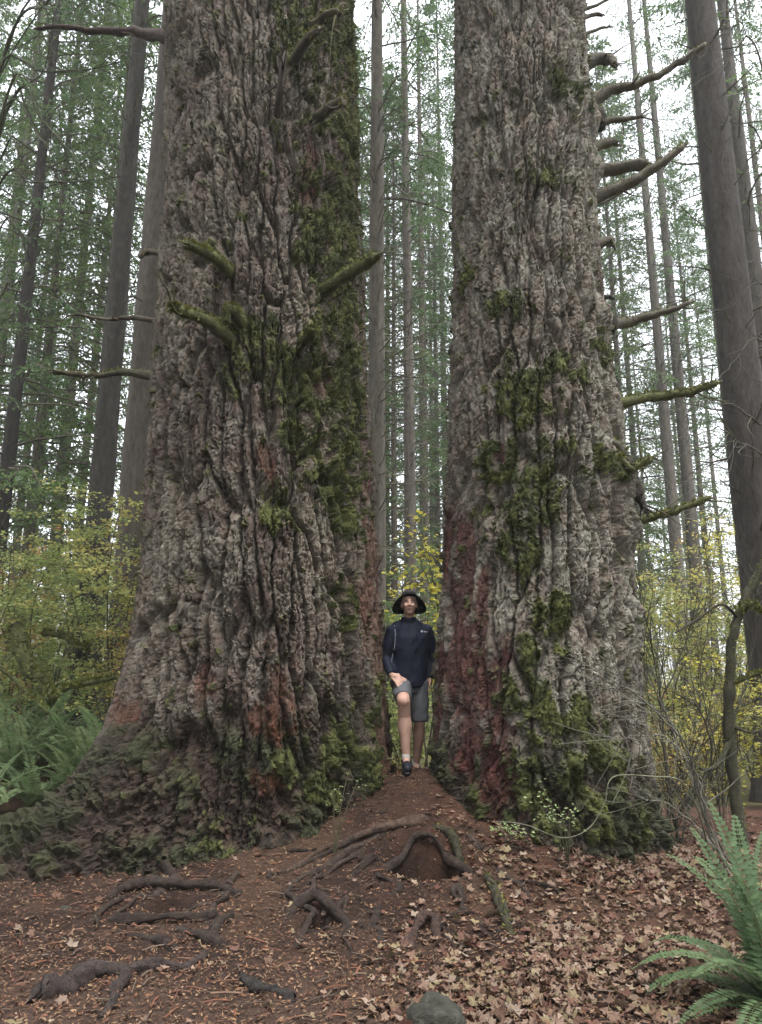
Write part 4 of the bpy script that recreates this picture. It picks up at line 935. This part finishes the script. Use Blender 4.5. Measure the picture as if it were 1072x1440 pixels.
for i, (px, Y, sz, n_) in enumerate([(-5, 8.5, .95, 15), (60, 8.7, 1.0, 15), (30, 9.3, 1.1, 16), (110, 9.3, 1.1, 15), (-25, 9.6, 1.2, 14), (75, 9.9, 1.15, 15), (140, 10.0, 1.15, 14), (15, 10.4, 1.2, 14), (-70, 9.2, 1.1, 12), (100, 10.8, 1.2, 12), (165, 10.8, 1.1, 12), (50, 11.3, 1.2, 12), (120, 8.9, 1.15, 15), (150, 9.2, 1.2, 15), (175, 9.7, 1.25, 14)]):
    fern('lush sword fern in the bank beyond the long buttress root', at(px, Y), n_, sz, 820 + i, GF)
# near fern: fronds aimed one by one
nf = gpt(1092, 1424)
nfern = thing('sword_fern', 'large sword fern with arching fronds standing in the fallen maple leaves', 'fern', nf)
FN = [frond_mesh(1.0, 860 + i, arch=[.62, .3, .5, .7, .45][i], npin=36, wid=.095, lean=[1.0, 1.25, .75, .85, 1.15][i], pal=[(0.078, 0.128, 0.060), (0.110, 0.165, 0.076), (0.060, 0.098, 0.042)]) for i in range(5)]
for i, (yaw, pit, s, k) in enumerate([(178, 0, .78, 0), (160, -5, .80, 3), (205, 6, .72, 2), (120, -10, .95, 1), (60, -6, .95, 1), (95, 0, 1.0, 4), (225, 8, .68, 3), (250, 4, .8, 0), (150, 12, .72, 2), (190, 18, .66, 2), (20, 0, .8, 0), (320, 0, .8, 3), (285, 4, .75, 2), (140, -16, .9, 4), (172, -20, .85, 1), (130, -4, .85, 3), (108, 4, .8, 2), (165, 8, .8, 3), (210, -6, .75, 0), (185, -8, .7, 3), (80, -12, 1.0, 1), (115, -20, 1.05, 1), (235, 14, .7, 2)]):
    o = link('frond', FN[k], nfern); o.rotation_euler = (0, math.radians(pit), math.radians(yaw)); o.scale = (s * .92,) * 3
# a few mossy fallen stems in the thicket
for i, (lab, pts, r0, ms) in enumerate([
        ('thick mossy fallen branch leaning down into the ferns', [(22, 880, 10.0), (36, 930, 9.9), (60, 960, 9.8), (75, 985, 9.6)], .10, 900),
        ('slim mossy branch slanting through the thicket toward the giant', [(60, 890, 10.6), (90, 895, 10.5), (115, 912, 10.4), (130, 905, 10.4)], .05, 500),
        ('mossy branch resting low against the buttress of the giant', [(90, 970, 9.6), (120, 962, 9.5), (165, 952, 9.4)], .045, 450),
        ('thin bare stick drooping over the fern bank', [(-10, 930, 9.0), (20, 955, 9.0), (50, 985, 9.0), (70, 1005, 9.0)], .025, 150)]):
    p = [P(*q) for q in pts]; g = p[-1].copy(); t = thing('fallen_branch', lab, 'branch', g)
    limb(t, p, r0, r0 * .6, (.07, .075, .03), 8, .15, ms, 880 + i, 'stem', 'wood', 6, (.03, .07))

# ------------------------------------------------------------------ crowns of the giants, and the forest on the near side of the path
for root_, T_, sd in ((fir_l, TL, 31), (fir_r, TR, 32)):
    wood = MB(); mb = crown_arrays(46, 20, 6.0, 200, 900 + sd, NG, kl=.26, kw=.08, ntw=12, nk=6, wood=wood)
    off = np.array([float(T_.xc(9.0)) - root_.location[0], 0, 0])
    for nm, m_, mtl in (('crown', mb, 'needles'), ('bough_growth', wood, 'wood')):
        o = link(nm, m_.mesh(nm, mtl, False), root_, 'stuff'); o.location = off
rb = random.Random(44)
for i, (x, y, b) in enumerate([(-6, -4, 0), (6, -5, 2), (-11, -1, 2), (11, -1, 0), (0, -9, 2), (-5, -12, 0), (7, -12, 2), (12, -8, 0), (-12, -8, 2), (-14, 5, 0), (15, 5, 2), (-3, -17, 2), (4, -19, 0), (-10, -18, 0), (12, -18, 2), (18, -3, 0), (-18, -3, 0), (-17, -14, 2), (19, -13, 2), (0, -26, 0), (9, -27, 0), (-9, -27, 2)]):
    dup(pro[b], (x, y, float(hgt0(x, y)) - .05), rb.random() * 6.28, 'conifer standing on the near side of the clearing', 'conifers on the near side of the clearing', rb.uniform(.9, 1.15))

# ------------------------------------------------------------------ the person between the giants
from mathutils.bvhtree import BVHTree
def blob(bm, kind, *a):
    if kind == 'ell':
        c, r = a[0], a[1]; rot = a[2] if len(a) > 2 else (0, 0, 0)
        M = Matrix.LocRotScale(Vector(c), __import__('mathutils').Euler(rot), Vector(r)); bmesh.ops.create_uvsphere(bm, u_segments=18, v_segments=12, radius=1.0, matrix=M)
    else:                                   # tapered limb with rounded joints
        p0, r0, p1, r1 = Vector(a[0]), a[1], Vector(a[2]), a[3]; d = p1 - p0
        q = d.to_track_quat('Z', 'Y').to_matrix().to_4x4()
        bmesh.ops.create_cone(bm, cap_ends=True, segments=16, radius1=r0, radius2=r1, depth=d.length, matrix=Matrix.Translation((p0 + p1) / 2) @ q)
        ends = a[4] if len(a) > 4 else (1, 1)
        for p, r, e in ((p0, r0, ends[0]), (p1, r1, ends[1])):
            if e: bmesh.ops.create_uvsphere(bm, u_segments=14, v_segments=10, radius=r, matrix=Matrix.Translation(p))
def loft(bm, rings):
    n = 20; prev = None; first = None
    for (cx, cy, z, rx, ry) in rings:
        vs_ = [bm.verts.new((cx + rx * math.cos(k * 2 * math.pi / n), cy + ry * math.sin(k * 2 * math.pi / n), z)) for k in range(n)]
        if prev:
            for k in range(n): bm.faces.new((prev[k], prev[(k + 1) % n], vs_[(k + 1) % n], vs_[k]))
        else: first = vs_
        prev = vs_
    bm.faces.new(first[::-1]); bm.faces.new(prev)
def fuse(name, shapes, voxel, smooth, m, parent, fold=0.0, seed=0):
    bm = bmesh.new()
    for sh in shapes:
        if sh[0] == 'loft': loft(bm, sh[1])
        else: blob(bm, *sh)
    me = bpy.data.meshes.new('tmp'); bm.to_mesh(me); bm.free(); o = bpy.data.objects.new('tmp', me); COL.objects.link(o)
    rm = o.modifiers.new('r', 'REMESH'); rm.mode = 'VOXEL'; rm.voxel_size = voxel
    sm = o.modifiers.new('s', 'SMOOTH'); sm.iterations = smooth; sm.factor = .5
    dg = bpy.context.evaluated_depsgraph_get(); ev = bpy.data.meshes.new_from_object(o.evaluated_get(dg)); bpy.data.objects.remove(o); bpy.data.meshes.remove(me)
    n = len(ev.vertices); co = np.zeros(n * 3, np.float32); ev.vertices.foreach_get('co', co); co = co.reshape(-1, 3)
    if fold:
        nn = np.zeros(n * 3, np.float32); ev.vertices.foreach_get('normal', nn); nn = nn.reshape(-1, 3)
        w = fbm(co[:, 0] * 9 + co[:, 2] * 5 + co[:, 1] * 4, co[:, 2] * 8 - co[:, 0] * 11, 980 + seed, 3) - .5
        co = co + nn * (w * fold)[:, None]; ev.vertices.foreach_set('co', co.ravel().astype(np.float32))
    ev.name = name; ev.materials.clear(); ev.materials.append(MAT[m]); ev.polygons.foreach_set('use_smooth', np.ones(len(ev.polygons), bool)); ev.update()
    return link(name, ev, parent)
pg = P(577, 1081, 7.38)
person = thing('person', 'person in dark jacket, wide brimmed hat and grey shorts wedged between the two giant trunks', 'person', (pg[0], 7.38, float(pg[2])), 0, None, .965)
HIPR, KNR, ANR = (-.085, .02, .86), (-.070, -.30, .655), (-.048, -.26, .12)
HIPL, KNL, ANL = (.085, .05, .86), (.098, .05, .42), (.065, .15, .02)
SHR, ELR, WRR = (-.172, .03, 1.335), (-.245, .05, 1.07), (-.185, -.10, .905)
SHL, ELL, WRL = (.182, .05, 1.335), (.256, .11, 1.08), (.212, .06, .87)
HC = Vector((.004, -.012, 1.606))
def hp(x, y, z):                              # point on the head, which looks a little up
    v = Matrix.Rotation(math.radians(-8), 3, 'X') @ Vector((x, y, z)); return tuple(HC + v)
head = [('ell', hp(0, .015, .03), (.077, .095, .100)), ('ell', hp(0, -.025, -.035), (.062, .068, .075)), ('ell', hp(0, -.045, -.085), (.036, .036, .030)),
        ('ell', hp(0, -.080, .022), (.052, .020, .014)), ('limb', hp(0, -.090, .012), .010, hp(0, -.112, -.026), .014), ('ell', hp(.016, -.094, -.030), (.009, .009, .008)), ('ell', hp(-.016, -.094, -.030), (.009, .009, .008)),
        ('ell', hp(.036, -.070, -.022), (.024, .022, .022)), ('ell', hp(-.036, -.070, -.022), (.024, .022, .022)), ('ell', hp(0, -.083, -.056), (.026, .014, .010)), ('ell', hp(0, -.078, -.066), (.020, .014, .008)),
        ('ell', hp(.079, .012, -.01), (.010, .020, .030)), ('ell', hp(-.079, .012, -.01), (.010, .020, .030)),
        ('limb', (0, .03, 1.36), .062, hp(0, .02, -.04), .056)]
def hand(w, d, side, curl):
    """palm with four fingers of unequal length and a thumb"""
    w, d = Vector(w), Vector(d).normalized(); s = Vector(side).normalized(); c = Vector(curl).normalized(); out = [('limb', tuple(w), .026, tuple(w + d * .045), .030)]
    for k, (o_, l) in enumerate(((-.034, .058), (-.0115, .070), (.0115, .074), (.034, .064))):
        b = w + d * .075 + s * o_; out.append(('limb', tuple(w + d * .03 + s * o_ * .7), .013, tuple(b), .0095))
        m_ = b + d * l * .55 + c * l * .15; out.append(('limb', tuple(b), .0088, tuple(m_), .008)); out.append(('limb', tuple(m_), .008, tuple(m_ + d * l * .35 + c * l * .38), .007))
    b = w + d * .025 + s * .030; m_ = b + d * .030 + s * .026; out += [('limb', tuple(b), .013, tuple(m_), .0112), ('limb', tuple(m_), .011, tuple(m_ + d * .030 + c * .008), .009)]
    return out
body = head + [('loft', [(0, .04, .80, .15, .10), (0, .03, 1.0, .145, .095), (0, .03, 1.22, .165, .11), (0, .035, 1.36, .15, .085), (0, .035, 1.42, .07, .065)]),
    ('limb', SHR, .055, ELR, .043), ('limb', ELR, .042, WRR, .028), ('limb', SHL, .055, ELL, .043), ('limb', ELL, .042, WRL, .028),
    ('limb', HIPR, .088, KNR, .060), ('limb', KNR, .066, (-.062, -.255, .52), .062), ('limb', (-.062, -.250, .52), .063, (-.058, -.245, .42), .072), ('limb', (-.058, -.245, .42), .072, (-.052, -.258, .28), .050), ('limb', (-.052, -.258, .28), .050, ANR, .037), ('ell', (-.070, -.345, .655), (.045, .03, .048)),
    ('limb', HIPL, .088, KNL, .060), ('limb', KNL, .056, (.090, .085, .28), .058), ('limb', (.090, .085, .28), .056, ANL, .034),
    ('limb', ANR, .034, (-.045, -.36, .055), .034), ('limb', ANL, .034, (.07, .06, -.055), .034)]
body += hand(WRR, (.55, -.55, -.45), (.45, .30, .35), (.1, -.2, -1)) + hand(WRL, (-.10, -.15, -1), (0, -1, .1), (-.7, -.3, -.3))
fuse('body', body, .0085, 2, 'skin', person)
jk = fuse('jacket', [('loft', [(.0, .035, .775, .180, .135), (0, .035, .82, .185, .138), (0, .03, .98, .178, .130), (0, .03, 1.15, .192, .138), (0, .03, 1.27, .195, .134), (0, .035, 1.35, .170, .108), (0, .04, 1.42, .098, .085), (0, .04, 1.46, .080, .078)]),
    ('limb', SHR, .072, ELR, .064), ('limb', ELR, .063, WRR, .046, (1, 0)), ('limb', SHL, .072, ELL, .064), ('limb', ELL, .063, WRL, .046, (1, 0)), ('limb', (-.05, .04, 1.42), .05, SHR, .072), ('limb', (.05, .04, 1.42), .05, SHL, .072)],
    .011, 7, 'jacket', person, .022, 1)
fuse('collar', [('loft', [(0, .035, 1.42, .088, .086), (0, .032, 1.455, .082, .080), (0, .032, 1.485, .078, .074)])], .008, 2, 'jacket', jk, .006, 2)
fuse('shorts', [('loft', [(0, .04, .72, .150, .120), (0, .04, .80, .168, .128), (0, .035, .90, .160, .118)]), ('limb', (-.085, .03, .82), .112, (-.073, -.245, .675), .088, (1, 0)), ('limb', (.088, .05, .80), .108, (.100, .05, .445), .092, (1, 0))], .010, 3, 'shorts', person, .022, 3)
for nm, an, toe in (('shoe', ANR, (-.040, -.40, .045)), ('shoe', ANL, (.075, .02, -.065))):
    hl = (an[0], an[1] + .03, toe[2] + .012); mid = (lerp(an[0], toe[0], .55), lerp(an[1], toe[1], .55), toe[2] + .022)
    sh = fuse(nm, [('limb', hl, .046, mid, .046), ('limb', mid, .047, toe, .042), ('limb', (an[0], an[1], an[2] - .005), .047, hl, .046, (0, 1))], .008, 3, 'shoe', person)
    fuse('sole', [('loft', [((hl[0] + toe[0]) / 2, (hl[1] + toe[1]) / 2, toe[2] - .052, .043, abs(hl[1] - toe[1]) / 2 + .052), ((hl[0] + toe[0]) / 2, (hl[1] + toe[1]) / 2, toe[2] - .026, .046, abs(hl[1] - toe[1]) / 2 + .055)])], .008, 1, 'sole', sh)
    fuse('sock', [('limb', (an[0], an[1], an[2] - .01), .041, (an[0] - .002, an[1], an[2] + .05), .041, (0, 0))], .007, 1, 'sock', person)
# hat: domed crown, wide brim falling at the sides
def hat():
    n = 40; rings = []; R_ = Matrix.Rotation(math.radians(-24), 3, 'X')
    prof = [(.002, .132), (.045, .130), (.078, .116), (.092, .080), (.097, .045), (.099, .030), (.125, .024), (.152, .014), (.178, .004), (.180, .000), (.152, .009), (.102, .022)]
    V = []
    for (r, h) in prof:
        for k in range(n):
            a = k * 2 * math.pi / n; out = max(0, (r - .10) / .072)
            droop = -.070 * out ** 1.2 * abs(math.cos(a)) ** 2 + .012 * out * max(0, -math.sin(a)) - .03 * out * max(0, math.sin(a))
            dent = -.020 * math.exp(-(math.cos(a) * r / .03) ** 2) if h > .1 else 0
            V.append(tuple(HC + R_ @ Vector((r * math.cos(a) * .98, .022 + (min(r, .10) + max(0, r - .10) * (.55 if math.sin(a) < 0 else 1)) * math.sin(a) * 1.08, .042 + h * .80 + droop + dent)) ))
    F = [(i * n + k, i * n + (k + 1) % n, (i + 1) * n + (k + 1) % n, (i + 1) * n + k) for i in range(len(prof) - 1) for k in range(n)]
    h = link('hat', make_mesh('hat', V, F, 'hat_felt'), person)
    V2 = []
    for (r, z_) in ((.1025, .048), (.1035, .060), (.101, .072)):
        for k in range(n): a = k * 2 * math.pi / n; V2.append(tuple(HC + R_ @ Vector((r * math.cos(a) * .98, .015 + r * math.sin(a) * 1.08, z_))))
    link('hat_band', make_mesh('hat_band', V2, [(i * n + k, i * n + (k + 1) % n, (i + 1) * n + (k + 1) % n, (i + 1) * n + k) for i in range(2) for k in range(n)], 'shoe'), h)
hat()
# face details
for sx in (-1, 1):
    e = fuse('eye', [('ell', hp(sx * .031, -.082, .004), (.012, .007, .0062))], .0022, 1, 'eye_white', person); fuse('iris', [('ell', hp(sx * .031, -.0875, .004), (.0052, .003, .0052))], .0018, 0, 'hair', e)
    fuse('eyebrow', [('limb', hp(sx * .014, -.099, .027), .0045, hp(sx * .048, -.087, .027), .0035)], .0028, 1, 'hair', person)
fuse('mouth', [('ell', hp(0, -.092, -.060), (.021, .008, .0045))], .0025, 1, 'lip', person)
fuse('hair', [('ell', hp(0, .035, .005), (.083, .080, .075))], .009, 2, 'hair', person)
# chest emblem, zip and the pale cord by the sleeve, laid on the cloth
jm = jk.data; bvh = BVHTree.FromPolygons([v.co.copy() for v in jm.vertices], [tuple(p.vertices) for p in jm.polygons])
def on_cloth(x, z, lift=.003):
    h = bvh.ray_cast(Vector((x, -1, z)), Vector((0, 1, 0)))
    return np.array([x, (h[0].y if h[0] else -.1) - lift, z])
mbz = MB(); tube(mbz, [on_cloth(.012 + .004 * math.sin(z * 9), z) for z in np.linspace(1.22, 1.44, 12)], .004, (.03, .03, .035), 5)
link('zip', mbz.mesh('zip', 'wood'), jk)
mbc = MB(); tube(mbc, spline([on_cloth(-.150, 1.40, .004), on_cloth(-.142, 1.30, .004), on_cloth(-.150, 1.18, .004), on_cloth(-.170, 1.10, .004), on_cloth(-.182, 1.03, .004)], 8), .0032, (.30, .31, .34), 5)
link('cord', mbc.mesh('cord', 'litter'), jk)
mbe = MB()
for (x, w, z, h) in ((.128, .016, 1.335, .020), (.152, .007, 1.333, .014), (.162, .006, 1.332, .010), (.171, .007, 1.331, .010), (.181, .005, 1.331, .012)):
    q = [on_cloth(x - w / 2, z - h / 2), on_cloth(x + w / 2, z - h / 2), on_cloth(x + w / 2, z + h / 2), on_cloth(x - w / 2, z + h / 2)]; mbe.add(q, [(0, 1, 2, 3)], (.4, .4, .4))
link('emblem', mbe.mesh('emblem', 'pale_print', False), jk)

# ------------------------------------------------------------------ damp air between the trees
bm = bmesh.new(); bmesh.ops.create_cube(bm, size=1.0, matrix=Matrix.Translation((0, 130, 24.5)) @ Matrix.Diagonal((640, 620, 55, 1)))
hz = bpy.data.meshes.new('haze'); bm.to_mesh(hz); bm.free()
hm = bpy.data.materials.new('haze_air'); hm.use_nodes = True; hn = hm.node_tree; hn.nodes.clear()
ho = hn.nodes.new('ShaderNodeOutputMaterial'); hv = hn.nodes.new('ShaderNodeVolumePrincipled')
hv.inputs['Color'].default_value = (0.93, 0.96, 0.96, 1); hv.inputs['Density'].default_value = 0.0011; hv.inputs['Anisotropy'].default_value = 0.25
hn.links.new(hv.outputs[0], ho.inputs['Volume']); hz.materials.append(hm)
haze = link('haze', hz); haze['kind'] = 'stuff'
